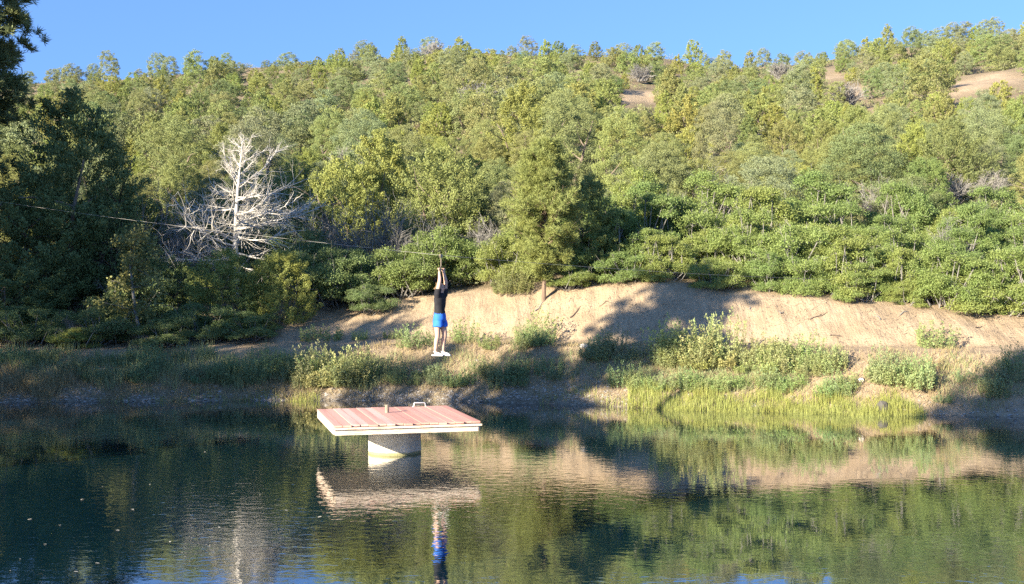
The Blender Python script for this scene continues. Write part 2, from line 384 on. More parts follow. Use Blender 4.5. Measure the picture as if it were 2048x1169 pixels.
def oak_bush(seed, h, r, nlobe, nleaf, L, W):
    """several crooked stems that end in ragged leafy lobes, bare twigs poking out; returns (stems geo, foliage geo)"""
    rng = np.random.default_rng(seed); gs = Geo(); gl = Geo(); P = []; D = []; Nn = []
    for i in range(nlobe):
        a = rng.uniform(0, 2 * np.pi); f = math.sqrt(rng.uniform(0, 1)) * rng.uniform(.8, 1.1); z = h * (1 - .45 * f ** 2) * rng.uniform(.28, 1.08)
        c = np.array([math.cos(a) * r * f * .9, math.sin(a) * r * f * .9, z])
        lr = r * rng.uniform(.13, .31)
        st = np.array([rng.normal(0, .14 * r), rng.normal(0, .14 * r), -.15]); mid = (st + c) / 2 + rng.normal(0, .12 * r, 3)
        tube(gs, [st, mid, c, c + np.array([0, 0, lr * .6])], [.034, .025, .015, .006], 5)
        for _ in range(5):
            e = c + norm(rng.normal(size=3)) * lr * np.array([1, 1, .7]); tube(gs, [c - (0, 0, lr * .3), (c + e) / 2, e], [.013, .009, .004], 4)
        if i % 2:
            tw = limb(rng, c, (math.cos(a) * .5, math.sin(a) * .5, 1), lr * rng.uniform(1.2, 2.0), 4, .25); tube(gs, tw, [.011, .009, .007, .005, .003], 3, False)
            for m in (2, 3): tube(gs, limb(rng, tw[m], rng.normal(size=3) + (0, 0, .6), lr * .5, 2, .2), [.006, .004, .003], 3, False)
        ns = max(5, int(nleaf * (lr / r / .22) ** 2 / 22)); sub = norm(rng.normal(size=(ns, 3))); sub[:, 2] = np.abs(sub[:, 2]) * .95 - .3
        for s in sub:
            cc = c + s * lr * rng.uniform(.4, 1.25) * np.array([1.1, 1.1, .85]); m = int(rng.integers(14, 30))
            q = rng.normal(0, 1, (m, 3)); P.append(cc + q * np.array([.075, .075, .05])); D.append(s * .8 + q * .7 + np.array([0, 0, .15])); Nn.append(norm(s * .8 + q * .35 + np.array([0, 0, .2]) + rng.normal(0, .45, (m, 3))))
    leaves(gl, np.concatenate(P), np.concatenate(D), L, W, rng, .6, np.concatenate(Nn)); return gs, gl
def bare_bush(seed, h, r, nstem, nside, ntw, thick=1.0):
    rng = np.random.default_rng(seed); g = Geo()
    for i in range(nstem):
        a = rng.uniform(0, 2 * np.pi); sp = rng.uniform(.1, 1) * r / h
        st = limb(rng, (rng.normal(0, .1 * r), rng.normal(0, .1 * r), -.1), (math.cos(a) * sp, math.sin(a) * sp, 1), h * rng.uniform(.6, 1.05), 6, .13)
        tube(g, st, np.linspace(.024, .007, 7) * thick, 4, False)
        for j in range(nside):
            m = int(rng.integers(2, 6)); d = st[m] - st[m - 1]; d = d / np.linalg.norm(d) + rng.normal(0, .6, 3) + np.array([0, 0, .15])
            sd_ = limb(rng, st[m], d, h * rng.uniform(.18, .4), 4, .2, .04); tube(g, sd_, np.linspace(.010, .004, 5) * thick, 3, False)
            for q in range(ntw):
                m2 = int(rng.integers(1, 5)); d2 = sd_[m2] - sd_[m2 - 1]; d2 = d2 / np.linalg.norm(d2) + rng.normal(0, .7, 3)
                tw = limb(rng, sd_[m2], d2, h * rng.uniform(.07, .17), 2, .2); tube(g, tw, np.array([.006, .005, .003]) * thick, 3, False)
    return g
def stems_trunk(seed, h, r, n=3, r0=.09):
    """twisted juniper trunk with limbs running into the crown"""
    rng = np.random.default_rng(seed); g = Geo()
    for i in range(n):
        a = rng.uniform(0, 2 * np.pi); tr = limb(rng, (rng.normal(0, .05), rng.normal(0, .05), -.25), (math.cos(a) * .35, math.sin(a) * .35, 1), h * rng.uniform(.65, .85), 7, .12, .05)
        tube(g, tr, np.linspace(r0 * rng.uniform(.7, 1.1), .02, 8), 6)
        for j in range(6):
            m = int(rng.integers(2, 7)); b = rng.uniform(0, 2 * np.pi)
            lb = limb(rng, tr[m], (math.cos(b), math.sin(b), rng.uniform(.1, .7)), r * rng.uniform(.5, .9), 4, .16); tube(g, lb, np.linspace(r0 * .35, .008, 5), 4)
    return g
def forb(seed, h, r, nstem, nleaf, L, W, spike=True):
    """leafy weeds: upright stems set with leaves all the way up"""
    rng = np.random.default_rng(seed); gs = Geo(); gl = Geo(); P = []; D = []
    for i in range(nstem):
        a = rng.uniform(0, 2 * np.pi); f = math.sqrt(rng.uniform(0, 1)); b = np.array([math.cos(a) * r * f, math.sin(a) * r * f, -.06])
        hh = h * rng.uniform(.35, 1.15) * (1 - .3 * f); st = limb(rng, b, (math.cos(a) * .25 * f, math.sin(a) * .25 * f, 1), hh, 4, .08)
        tube(gs, st, np.linspace(.007, .003, 5), 3, False)
        t = rng.uniform(.08, 1, nleaf); i4 = t * 4; lo = np.minimum(i4.astype(int), 3)
        p = st[lo] + (st[lo + 1] - st[lo]) * (i4 - lo)[:, None]; aa = rng.uniform(0, 2 * np.pi, nleaf)
        d = np.stack([np.cos(aa), np.sin(aa), rng.uniform(-.2, .9, nleaf)], -1)
        P.append(p + d * .015); D.append(d)
        if spike: P.append(np.repeat(st[-1:], 6, 0) + rng.normal(0, .02, (6, 3))); D.append(rng.normal(0, .5, (6, 3)) + np.array([0, 0, 1]))
    leaves(gl, np.concatenate(P), np.concatenate(D), L, W, rng, .55); return gs, gl

# shared meshes: near ones carry small leaves, far ones fewer and larger
PROTO = {}
def proto(key, wood, wmat, crown, cmat):
    PROTO[key] = (wood.mesh(key + "_trunk", M[wmat]) if wood else None, crown.mesh(key + "_crown", M[cmat]) if crown else None)
for i, (hh, rr, pt) in enumerate([(4.0, 1.9, .38), (4.6, 1.7, .62), (3.5, 2.0, .28), (4.2, 2.1, .42)]):
    proto("juniper_near_%d" % i, stems_trunk(100 + i, hh, rr), 'bark', juniper_crown(10 + i, hh, rr, 330, 125, .076, .032, pt), 'juniper')
for i, (hh, rr, pt) in enumerate([(3.9, 1.9, .38), (4.5, 1.65, .62), (3.3, 2.0, .25), (3.8, 2.1, .4), (4.6, 1.8, .5)]):
    proto("juniper_far_%d" % i, stems_trunk(120 + i, hh, rr, 2), 'bark', juniper_crown(30 + i, hh, rr, 210, 62, .135, .062, pt, .03), 'juniper')
for i, (hh, rr) in enumerate([(4.6, 2.0), (4.0, 2.2), (5.2, 1.9)]):
    proto("pinyon_near_%d" % i, stems_trunk(140 + i, hh, rr, 1, .13), 'bark', pinyon_crown(50 + i, hh, rr, 290, 125, .074, .029), 'pinyon')
for i, (hh, rr) in enumerate([(4.6, 2.0), (3.9, 2.2), (5.2, 1.9)]):
    proto("pinyon_far_%d" % i, stems_trunk(150 + i, hh, rr, 1, .13), 'bark', pinyon_crown(60 + i, hh, rr, 190, 62, .13, .058), 'pinyon')
for i, (hh, rr) in enumerate([(2.2, 1.7), (2.8, 1.8), (1.8, 1.9), (2.5, 1.5), (3.1, 1.6)]):
    proto("oak_%d" % i, *[x for p in zip(oak_bush(70 + i, hh, rr, 40, 900, .064, .041), ('twig', 'oak')) for x in p])
for i, (hh, rr) in enumerate([(2.4, 1.3), (2.0, 1.5), (2.8, 1.2)]):
    proto("bare_%d" % i, None, None, bare_bush(80 + i, hh, rr, 16, 9, 6), 'twig')
for i, (hh, rr) in enumerate([(2.2, 1.7), (1.8, 1.9)]):
    proto("barefar_%d" % i, None, None, bare_bush(90 + i, hh, rr, 26, 9, 3, 2.6), 'twig')
for i, (hh, rr) in enumerate([(.9, .62), (.75, .75), (1.15, .5), (.6, .62)]):
    proto("weed_%d" % i, *[x for p in zip(forb(200 + i, hh, rr, 58, 26, .075, .032), ('stem', 'forb')) for x in p])

GRID = []          # every plant placed: (object, kind words, px, py_mid, D)
def plant(name, key, x, y, s=1.0, rz=0.0, tint=(1, 1, 1), label=None, cat='tree', group=None, sink=.0, sz=None, wood='trunk', leaf='crown', z=None):
    zz = gz(x, y) if z is None else z
    o = thing(name, label, cat, (x, y, zz - sink), rz, (s, s, s * (sz or 1)), group)
    w, c = PROTO[key]
    if w: link(wood, w, o)
    if c:
        co = link(leaf, c, o); co.color = rgba(tint)
    return o
def px2x(px, D): return (px - CX) / F * D
def project(p): return CX + F * p[0] / p[1], CY - F * (p[2] - H) / p[1]
# ------------------------------------------------------------------ woodland on the hillside: every tree a thing
rng = np.random.default_rng(7)
HILL = []; placed = []
def clear_of_dirt(px, top, bot, half):
    return all(px + half < a or px - half > b or bot < c - 4 or top > d + 3 for a, b, c, d in DIRT)
SKIP = {131, 260, 267, 523, 141, 397, 274, 409, 410, 27, 284, 157, 537, 287, 538, 34, 162, 167, 42, 170, 303, 559, 436, 437, 182, 565, 574, 319, 192, 576, 577, 451, 452, 198, 455, 75, 77, 206, 208, 342, 227, 359, 360, 361, 490, 371, 502, 503, 250, 253, 383}      # trees that stand wholly behind others
tries = 0
while tries < 26000 and len(HILL) < 590:
    tries += 1
    D = 1 / rng.uniform(1 / 172.0, 1 / 46.0); px = rng.uniform(-90, 2140)
    lim = 47.5 if px < 560 else (49.5 if px < 860 else (50 if px < 1130 else 53.0 + 2 * math.sin(px * .02)))
    kind = rng.random(); s = rng.choice([rng.uniform(.5, .75), rng.uniform(.68, .95), rng.uniform(.85, 1.12)], p=[.35, .45, .2]) * (1.0 if D < 110 else .86)
    sel = rng.random(4); rz = rng.uniform(0, 6.28); tj = rng.uniform(-1, 1, 3); szr = rng.uniform(.85, 1.2)
    if D < lim: continue
    x = px2x(px, D); z = gz(x, D)
    hpx = 4.3 * s * F / D; wpx = 1.95 * s * F / D; py = CY - F * (z - H) / D
    sparse = px > 1480 and D > 92
    if sparse and sel[3] < .12: continue
    if not clear_of_dirt(px, py - hpx, py, wpx * .45): continue
    if any(abs(px - a) < .52 * (wpx + w) and abs(py - b) < (.125 if D < 120 else .105) * (hpx + h_) for a, b, w, h_ in placed): continue
    placed.append((px, py, wpx, hpx))
    jun = kind < .56
    if sum(1 for t_ in HILL if t_[7] == jun) >= 299: continue
    near = D < 78
    if jun: key = "juniper_near_%d" % int(sel[0] * 4) if near else "juniper_far_%d" % int(sel[0] * 5)
    else: key = "pinyon_near_%d" % int(sel[0] * 3) if near else "pinyon_far_%d" % int(sel[0] * 3)
    tone = sel[1]
    if jun: nm, t = (("yellow-green", (1.12, 1.08, .88)) if tone < .38 else ("olive", (.98, .96, .95)) if tone < .88 else ("dark green", (.74, .80, .78)))
    else: nm, t = (("grey-olive", (.96, .97, 1.2)) if tone < .4 else ("olive", (1.02, 1.0, .9)) if tone < .86 else ("dark green", (.72, .80, .8)))
    t = tuple(c * (1 + .07 * j) for c, j in zip(t, tj))
    idx = len(HILL)
    HILL.append([x, D, s, rz, t, key, nm, jun, px, py, szr, idx])
def column_words(px):
    for lim, w in ((230, "above the pond's dark end"), (440, "above the thin leaning tree"), (600, "above the dead tree"), (800, "above the shaded brush"),
                   (990, "above the hanging person"), (1240, "above the lone pine"), (1520, "above the bank's shadow"), (1800, "above the sunlit bank"), (9999, "above the bank's low end")):
        if px < lim: return w
def row_words(D):
    return "on the skyline" if D > 138 else "high on the hill" if D > 98 else "midway up the hill" if D > 68 else "low on the hill"
ORD = ["first", "second", "third", "fourth", "fifth", "sixth", "seventh", "eighth", "ninth", "tenth", "eleventh", "twelfth", "thirteenth", "fourteenth", "fifteenth", "sixteenth"]
cells = {}
for t in HILL:
    if t[11] in SKIP: continue
    shape = ("pointed" if t[5][-1] in "13" and t[7] else "rounded" if t[7] else "spreading")
    desc = "%s %s %s" % (t[6], shape, "juniper" if t[7] else "pinyon")
    cells.setdefault((desc, row_words(t[1]), column_words(t[8])), []).append(t)
for (desc, row, colw), ts in cells.items():
    ts.sort(key=lambda t: t[8])
    for i, t in enumerate(ts):
        pre = desc if len(ts) == 1 else ("left %s" % desc if i == 0 else "right %s" % desc) if len(ts) == 2 else "%s, %s from left" % (desc, ORD[min(i, 15)])
        plant("juniper_tree" if t[7] else "pinyon_tree", t[5], t[0], t[1], t[2], t[3], t[4], "%s, %s %s" % (pre, row, colw), "tree", "junipers and pinyons on the hillside", .08 if t[1] < 130 else .45, t[10])

# low scrub between the trees: nobody could count it
g = Geo(); rg = np.random.default_rng(19); Ps = []; Ds = []
for i in range(7000):
    D = 1 / rg.uniform(1 / 176.0, 1 / 45.5); px = rg.uniform(-60, 2110); x = px2x(px, D); z = gz(x, D); py = CY - F * (z - H) / D
    if not clear_of_dirt(px, py - 22 * 60 / D, py, 8): continue
    m = 34 if D < 115 else 60; w = rg.uniform(.35, .9) if D < 115 else rg.uniform(.5, 1.45); q = norm(rg.normal(size=(m, 3))); q[:, 2] = np.abs(q[:, 2])
    Ps.append(np.array([x, D, z - .05]) + q * w * np.array([1, 1, .75]) * rg.uniform(.5, 1, (m, 1))); Ds.append(q + rg.normal(0, .4, (m, 3)))
leaves(g, np.concatenate(Ps), np.concatenate(Ds), .22, .09, rg, .5)
tag(g.obj("undergrowth", M['sage']), kind='stuff')

# bare grey shrubs standing among the trees
for px, D, s, lab in [(870, 150, 1.7, "bare grey shrub just under the skyline above the hanging person"), (1285, 138, 1.5, "wide bare grey shrub above the small dirt opening on the hill"),
                      (950, 100, 1.5, "bare grey shrub between junipers high above the hanging person"), 
                      (1010, 120, 1.4, "bare grey shrub under the skyline up the hill from the lone pine"), (1690, 100, 1.5, "bare grey shrub below the sandy slot on the right hillside"),
                      (1560, 140, 1.4, "grey leafless shrub near the skyline left of the dirt slots"), (700, 74, 1.2, "bare grey shrub halfway up the hill above the shaded brush")]:
    x = px2x(px, D); plant("bare_shrub", "barefar_%d" % (px % 2), x, D, s * .8, px, (1, 1, 1), lab, "shrub", "bare grey shrubs on the hillside", .05, leaf='branches', z=gz(x, D) + .5)

# ------------------------------------------------------------------ trees on the far bank
def at_bank(px, D): return px2x(px, D), D
# the white dead tree
def dead_tree(px, D, h, spread):
    rg = np.random.default_rng(41); x, y = at_bank(px, D); o = thing("dead_tree", "tall white leafless dead tree with long bare branches on the far bank", "tree", (x, y, gz(x, y) - .35))
    gt = Geo(); gb = Geo()
    tr = limb(rg, (0, 0, -.2), (.03, 0, 1), h, 12, .035); tr[:, 2] = np.linspace(-.2, h, 13); tube(gt, tr, np.linspace(.155, .016, 13), 8)
    n = 64
    for i in range(n):
        t = .20 + .78 * (i + rg.uniform(0, 1)) / n; c = np.array([np.interp(t * h, tr[:, 2], tr[:, k_]) for k_ in range(3)])
        ln = spread * (.30 + .95 * math.sin(min(1, (t - .05) / .40) * 1.57) * (1 - t) ** .75) * rg.choice([rg.uniform(.4, .75), rg.uniform(.8, 1.25)])
        if t > .75: ln *= .8
        a = rg.uniform(0, 6.28); up = rg.uniform(-.25, .35) + (.9 if t > .7 else 0) * rg.uniform(.3, 1)
        b = limb(rg, c, (math.cos(a), math.sin(a), up), ln, 7, .11, .055); r0 = .007 + .0125 * ln
        tube(gb, b, np.linspace(r0, .006, 8), 5, False)
        for j in range(int(5 + 6 * ln)):
            m = int(rg.integers(1, 7)); d = norm(b[m] - b[m - 1]) + rg.normal(0, .6, 3) + np.array([0, 0, .1])
            s2 = limb(rg, b[m], d, ln * rg.uniform(.15, .42), 4, .17, .03); tube(gb, s2, np.linspace(r0 * .38 + .002, .004, 5), 3, False)
            for q in range(4):
                m2 = int(rg.integers(1, 5)); d2 = norm(s2[m2] - s2[m2 - 1]) + rg.normal(0, .6, 3)
                s3 = limb(rg, s2[m2], d2, ln * rg.uniform(.06, .17), 2, .2); tube(gb, s3, [.0045, .0035, .0025], 3, False)
    gt.obj("trunk", M['dead'], o, True); gb.obj("branches", M['dead'], o, True)
dead_tree(474, 46.5, 6.6, 3.35)

# ponderosa pines
gt, gc = pine(301, 5.4, 1.6, 25, 9, 12, 46, .16, .015, .16, .28, .38); proto("pine_small", gt, 'pinebark', gc, 'pine')
gt, gc = pine(302, 13.0, 3.0, 24, 7, 15, 44, .30, .034, .16, .28, .45); proto("pine_big", gt, 'pinebark', gc, 'pine')
gt, gc = pine(303, 13.0, 2.7, 28, 8, 20, 62, .25, .030, .12, .30, .55); proto("pine_dense", gt, 'pinebark', gc, 'pine')
gt, gc = pine(304, 13.0, 3.0, 13, 6, 12, 40, .32, .05, .56, .35, .45); proto("pine_high", gt, 'pinebark', gc, 'pine')
gt, gc = pine(305, 13.0, 3.0, 17, 5, 13, 44, .32, .045, .38, .25, .45); proto("pine_open", gt, 'pinebark', gc, 'pine')
plant("pine_tree", "pine_small", *at_bank(1087, 42.2), 1.04, 1.0, (1.4, 1.36, 1.2), "lone young pine with a straight bare lower trunk at the bank edge", "tree")
plant("pine_tree", "pine_dense", *at_bank(-112, 43.5), 1.22, 2.0, (.9, .9, 1), "tall dark pine whose long-needled branches reach in beside the pond end", "tree")

# near the far bank, left of the person: junipers and brush, shade put into the dark tints
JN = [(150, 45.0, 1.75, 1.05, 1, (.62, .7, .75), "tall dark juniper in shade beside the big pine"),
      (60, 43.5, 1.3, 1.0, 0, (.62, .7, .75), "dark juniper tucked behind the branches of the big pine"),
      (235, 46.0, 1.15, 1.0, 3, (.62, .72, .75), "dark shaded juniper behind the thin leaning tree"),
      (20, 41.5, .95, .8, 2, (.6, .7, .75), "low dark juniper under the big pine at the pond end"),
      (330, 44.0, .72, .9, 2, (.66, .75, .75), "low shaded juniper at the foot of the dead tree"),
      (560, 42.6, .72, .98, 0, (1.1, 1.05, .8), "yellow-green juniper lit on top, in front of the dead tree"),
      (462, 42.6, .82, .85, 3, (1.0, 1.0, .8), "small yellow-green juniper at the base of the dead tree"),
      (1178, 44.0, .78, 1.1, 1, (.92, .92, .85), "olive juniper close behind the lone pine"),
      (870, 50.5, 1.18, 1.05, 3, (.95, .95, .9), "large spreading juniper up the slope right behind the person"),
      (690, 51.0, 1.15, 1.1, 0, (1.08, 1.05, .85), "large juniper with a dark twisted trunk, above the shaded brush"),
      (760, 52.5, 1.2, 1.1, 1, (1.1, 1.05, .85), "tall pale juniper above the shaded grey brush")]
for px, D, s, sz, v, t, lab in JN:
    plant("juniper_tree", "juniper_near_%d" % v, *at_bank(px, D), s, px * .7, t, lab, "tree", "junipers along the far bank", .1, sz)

# thin leaning tree with a pale trunk
rg = np.random.default_rng(55); x, y = at_bank(284, 40.4)
o = thing("leaning_tree", "thin leaning tree with a pale bare trunk and sparse leaves at the water side", "tree", (x, y, gz(x, y)))
gt = Geo(); tr = np.array([(0, 0, -.1), (-.12, 0, .55), (-.26, .05, 1.2), (-.36, .1, 2.0), (-.45, .1, 2.8), (-.42, .1, 3.5)]); tube(gt, tr, [.085, .07, .062, .05, .035, .015], 7)
P = []; Dv = []; gb = Geo()
for i in range(26):
    m = int(rg.integers(2, 6)); a = rg.uniform(0, 6.28); b = limb(rg, tr[m], (math.cos(a), math.sin(a), rg.uniform(-.1, .8)), rg.uniform(.5, 1.35), 4, .2); tube(gb, b, [.018, .014, .010, .007, .004], 4, False)
    for _ in range(11):
        c = b[int(rg.integers(1, 5))] + rg.normal(0, .13, 3); mm = 16; P.append(c + rg.normal(0, .1, (mm, 3))); Dv.append(rg.normal(size=(mm, 3)) + np.array([0, 0, -.2]))
gl = Geo(); leaves(gl, np.concatenate(P), np.concatenate(Dv), .10, .07, rg, .6)
gt.obj("trunk", M['twig'], o, True); gb.obj("branches", M['twig'], o, True); lo = gl.obj("foliage", M['oak'], o); lo.color = (1.05, .85, .9, 1)

# leafy oak bushes: (px, depth, scale, height factor, tint with shade or sun put in, label)
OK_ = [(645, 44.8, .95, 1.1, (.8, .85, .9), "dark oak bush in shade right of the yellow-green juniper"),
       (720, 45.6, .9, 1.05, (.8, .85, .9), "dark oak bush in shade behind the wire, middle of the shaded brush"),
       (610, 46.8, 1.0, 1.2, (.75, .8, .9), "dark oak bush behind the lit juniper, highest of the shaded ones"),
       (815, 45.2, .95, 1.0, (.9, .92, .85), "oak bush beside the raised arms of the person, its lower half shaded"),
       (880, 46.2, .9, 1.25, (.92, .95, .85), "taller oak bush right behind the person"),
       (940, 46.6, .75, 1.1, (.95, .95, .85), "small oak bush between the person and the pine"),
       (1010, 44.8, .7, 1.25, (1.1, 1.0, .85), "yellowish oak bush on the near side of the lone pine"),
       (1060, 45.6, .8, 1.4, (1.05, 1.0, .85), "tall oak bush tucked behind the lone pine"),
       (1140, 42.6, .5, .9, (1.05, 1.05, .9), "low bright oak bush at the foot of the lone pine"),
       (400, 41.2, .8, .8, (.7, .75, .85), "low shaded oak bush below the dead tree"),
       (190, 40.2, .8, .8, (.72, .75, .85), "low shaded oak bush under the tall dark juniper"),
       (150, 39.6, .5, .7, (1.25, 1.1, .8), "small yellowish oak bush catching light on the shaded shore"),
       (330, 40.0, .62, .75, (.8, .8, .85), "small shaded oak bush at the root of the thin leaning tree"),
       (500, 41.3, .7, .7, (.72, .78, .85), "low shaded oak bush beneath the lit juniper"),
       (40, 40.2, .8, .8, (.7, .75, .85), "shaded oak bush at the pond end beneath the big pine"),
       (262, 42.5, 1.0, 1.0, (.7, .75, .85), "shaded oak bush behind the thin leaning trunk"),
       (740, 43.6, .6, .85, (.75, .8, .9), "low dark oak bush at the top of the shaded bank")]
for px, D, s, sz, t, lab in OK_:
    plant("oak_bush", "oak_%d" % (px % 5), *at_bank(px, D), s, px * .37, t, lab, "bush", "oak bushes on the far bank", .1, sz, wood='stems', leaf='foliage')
# the bright thicket above the sandy bank, laid out in rows going up the slope
rg = np.random.default_rng(71); TH = []
for row, (off, step, s0) in enumerate([(1.0, 92, .68), (2.9, 104, .86), (5.0, 112, .95), (7.2, 108, .98), (9.6, 104, 1.0)]):
    px = 1175 + 40 * (row % 2) + (60 if row > 2 else 0)
    while px < 2110:
        D0 = 42.6
        for _ in range(4): D0 = float(np.interp(px2x(px, D0), KX, Y3)) + off
        TH.append((px + rg.uniform(-22, 22), D0 + rg.uniform(-.5, .5), s0 * rg.uniform(.8, 1.15), rg.uniform(.85, 1.25), row, rg.random())); px += step * rg.uniform(.8, 1.15)
TH += [(1722, 40.2, .62, .8, 0, .3), (1812, 40.0, .5, .8, 0, .6), (1900, 39.9, .85, .9, 0, .2), (1965, 39.7, .9, .9, 0, .7), (2030, 39.6, .95, .95, 0, .4), (1700, 41.0, .9, .95, 0, .55)]
ROWS = ["overhanging the bank edge", "second rank from the edge", "in the thicket's middle", "in the thicket's upper part", "topmost in the thicket"]
cells = {}
for t in TH:
    tone = "bright green" if t[5] < .45 else "yellow-green" if t[5] < .75 else "deep green"
    cells.setdefault((tone, t[4], "past the pine" if t[0] < 1330 else "above the shaded sand" if t[0] < 1560 else "above the sunlit sand" if t[0] < 1830 else "at the low end of the bank"), []).append(t)
for (tone, row, where), ts in cells.items():
    ts.sort(key=lambda t: t[0])
    for i, (px, D, s, sz, r_, q) in enumerate(ts):
        pre = "" if len(ts) == 1 else ("left " if i == 0 else "right ") if len(ts) == 2 else ORD[i] + " "
        tint = {"bright green": (1.0, 1.03, .9), "yellow-green": (1.13, 1.07, .9), "deep green": (.85, .93, .85)}[tone]
        x, y = at_bank(px, D)
        plant("oak_bush", "oak_%d" % int(q * 997 % 5), x, y, s, q * 50, tint, "%s%s oak bush %s, %s" % (pre, tone, ROWS[row], where), "bush", "oak bushes of the bright thicket", .12 if row else .3, sz, wood='stems', leaf='foliage')

# bare grey brush near the bank
for px, D, s, sz, lab in [(300, 46.6, 1.35, 1.3, "bare grey brush between the dark juniper and the dead tree"), (365, 46.0, 1.0, 1.1, "bare grey brush directly behind the dead tree's long branches"), (250, 43.8, .8, 1, "bare grey twigs beside the thin leaning tree"),
                      (640, 48.0, 1.3, 1.25, "bare grey brush in shade above the wire, nearest the dead tree"), (720, 47.6, 1.3, 1.2, "bare grey brush in shade above the sunlit stretch of wire"), (800, 47.6, 1.05, 1.1, "pale bare brush partly in sun up the slope behind the person"),
                      (860, 48.6, .9, 1.0, "pale bare brush behind the tall oak bush"), (960, 48.6, .9, 1.0, "pale bare brush left of the lone pine's top"), (1230, 53.5, .9, 1.0, "bare grey brush at the top of the thicket past the pine"),
                      (1440, 53.5, 1.1, 1.15, "bare grey brush at the top of the thicket above the shaded sand"), (1500, 54.5, 1.0, 1.0, "second bare brush at the thicket's top above the shaded sand"),
                      (1760, 52.0, .95, .95, "bare grey brush at the top of the thicket above the sunlit sand"), (1900, 55.0, 1.1, .85, "wide pale bare brush below the junipers at the low end of the bank"), (1975, 55.5, 1.1, .8, "pale bare brush nearest the picture's right edge, below the junipers"),
                      (1905, 43.2, .9, 1.1, "bare grey twigs standing inside the thicket at the low end")]:
    plant("bare_shrub", "bare_%d" % (px % 3), *at_bank(px, D), s, px, (1, 1, 1), lab, "shrub", "bare grey shrubs near the bank", .05, sz, leaf='branches')

# round grey-green sagebrush on the path edge
gs, gl = forb(231, 1.15, .72, 120, 44, .07, .022, False); proto("sage", gs, 'stem', gl, 'sage')
plant("sagebrush", "sage", *at_bank(1024, 43.1), 1.0, 0, (.95, 1, .8), "round pale grey-green sagebrush beside the lone pine's trunk", "shrub", wood='stems', leaf='foliage', sink=.05)

# ------------------------------------------------------------------ pines and junipers on the near bank that throw the long shadows
def caster(s_, y, wtop, r, key, lab, name="pine_tree", hbase=13.0, rbase=3.0, dens=1.0):
    """stand a tree on the shadow line s_ (X - Y over root two) so that its shadow tops out at the light height wtop"""
    x = y + s_ * math.sqrt(2); z0 = gz(x, y); top = wtop - math.tan(R(SUN_EL)) * (x + y) / math.sqrt(2)
    o = plant(name, key, x, y, r / rbase, s_, (1, 1, 1), lab, "tree", "trees on the near bank of the pond", .1, (top - z0) / hbase / (r / rbase)); return o
SB = "on the side bank"
caster(-24.7, 20.2, 15.1, 3.3, "pine_open", "broad pine on the side bank throwing its shadow onto the sand")
caster(-12.6, 2.0, 16.0, 2.6, "pine_dense", "pine on the near bank shading the low end of the far shore", rbase=2.7)
caster(-37.6, 22.0, 16.4, 2.3, "pine_high", "slender tall pine on the side bank shading the grey brush")
caster(-44.2, 36.0, 19.0, 2.1, "pine_dense", "young dense pine at the far corner of the side bank", rbase=2.7)
caster(-42.4, 35.0, 16.8, 1.7, "pine_dense", "young dense pine second from the far corner of the side bank", rbase=2.7)
caster(-46.8, 37.0, 21.0, 2.6, "pine_dense", "tall pine farthest along the side bank", rbase=2.7)
caster(-50.6, 36.0, 21.5, 2.8, "pine_dense", "tall pine at the back of the side bank trees", rbase=2.7)
for s_, y, wt, r, w in [(-24.4, 20.3, 11.2, 1.5, "nearest the broad pine"), (-26.6, 22.5, 11.2, 1.6, "just past the broad pine"), (-29.0, 24.0, 10.6, 1.2, "smallest of the side bank row"), (-34.0, 23.5, 13.6, 2.0, "with a gap before it"), (-32.9, 24.6, 13.3, 1.5, "next to the gap by the leafless bush"), (-36.0, 24.5, 12.6, 1.9, "next to the slender pine"), (-38.0, 25.5, 11.8, 1.9, "under the slender pine"), (-40.6, 26.0, 12.2, 2.3, "between the slender and the tallest pine"), (-43.0, 23.0, 13.4, 2.0, "beneath the tallest pine")]:
    caster(s_, y, wt, r, "juniper_near_%d" % (int(-s_ * 3) % 4), "juniper on the side bank of the pond, " + w, "juniper_tree", 4.3, 1.9)
caster(-32.0, 24.0, 11.2, 1.2, "bare_0", "leafless bush on the side bank", "bare_shrub", 2.4, 1.3)

# ------------------------------------------------------------------ weeds on the shore slope, one thing each
WD = []
rg = np.random.default_rng(91)
def patch(px0, px1, py0, py1, n, s0, s1, tint, where):
    """weeds over a patch of the slope, given where the patch lies on the ground"""
    for i in range(n):
        for _ in range(60):
            px = rg.uniform(px0, px1); D = rg.uniform(31.5, 41.5); x = px2x(px, D); z = gz(x, D); py = CY - F * (z - H) / D
            if py0 <= py <= py1 and z > .08: break
        else: continue
        WD.append((x, D, rg.uniform(s0, s1), tint, where))
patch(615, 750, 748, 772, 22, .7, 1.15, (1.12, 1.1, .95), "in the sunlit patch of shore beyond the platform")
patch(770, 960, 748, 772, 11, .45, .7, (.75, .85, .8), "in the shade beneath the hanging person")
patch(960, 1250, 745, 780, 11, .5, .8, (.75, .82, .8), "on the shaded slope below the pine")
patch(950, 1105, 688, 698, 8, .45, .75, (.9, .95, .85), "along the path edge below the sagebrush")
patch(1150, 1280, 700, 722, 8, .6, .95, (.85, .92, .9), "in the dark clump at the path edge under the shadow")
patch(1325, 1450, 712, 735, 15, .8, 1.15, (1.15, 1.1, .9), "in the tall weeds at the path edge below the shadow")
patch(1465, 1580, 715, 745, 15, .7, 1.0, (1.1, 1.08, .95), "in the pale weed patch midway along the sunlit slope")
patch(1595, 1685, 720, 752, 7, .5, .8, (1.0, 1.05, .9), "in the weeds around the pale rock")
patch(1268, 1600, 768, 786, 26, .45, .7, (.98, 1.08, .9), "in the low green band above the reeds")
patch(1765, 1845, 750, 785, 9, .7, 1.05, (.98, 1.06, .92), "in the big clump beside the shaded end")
patch(1650, 1710, 775, 795, 5, .5, .65, (.95, 1.05, .9), "in the small clump on the sand above the reeds")
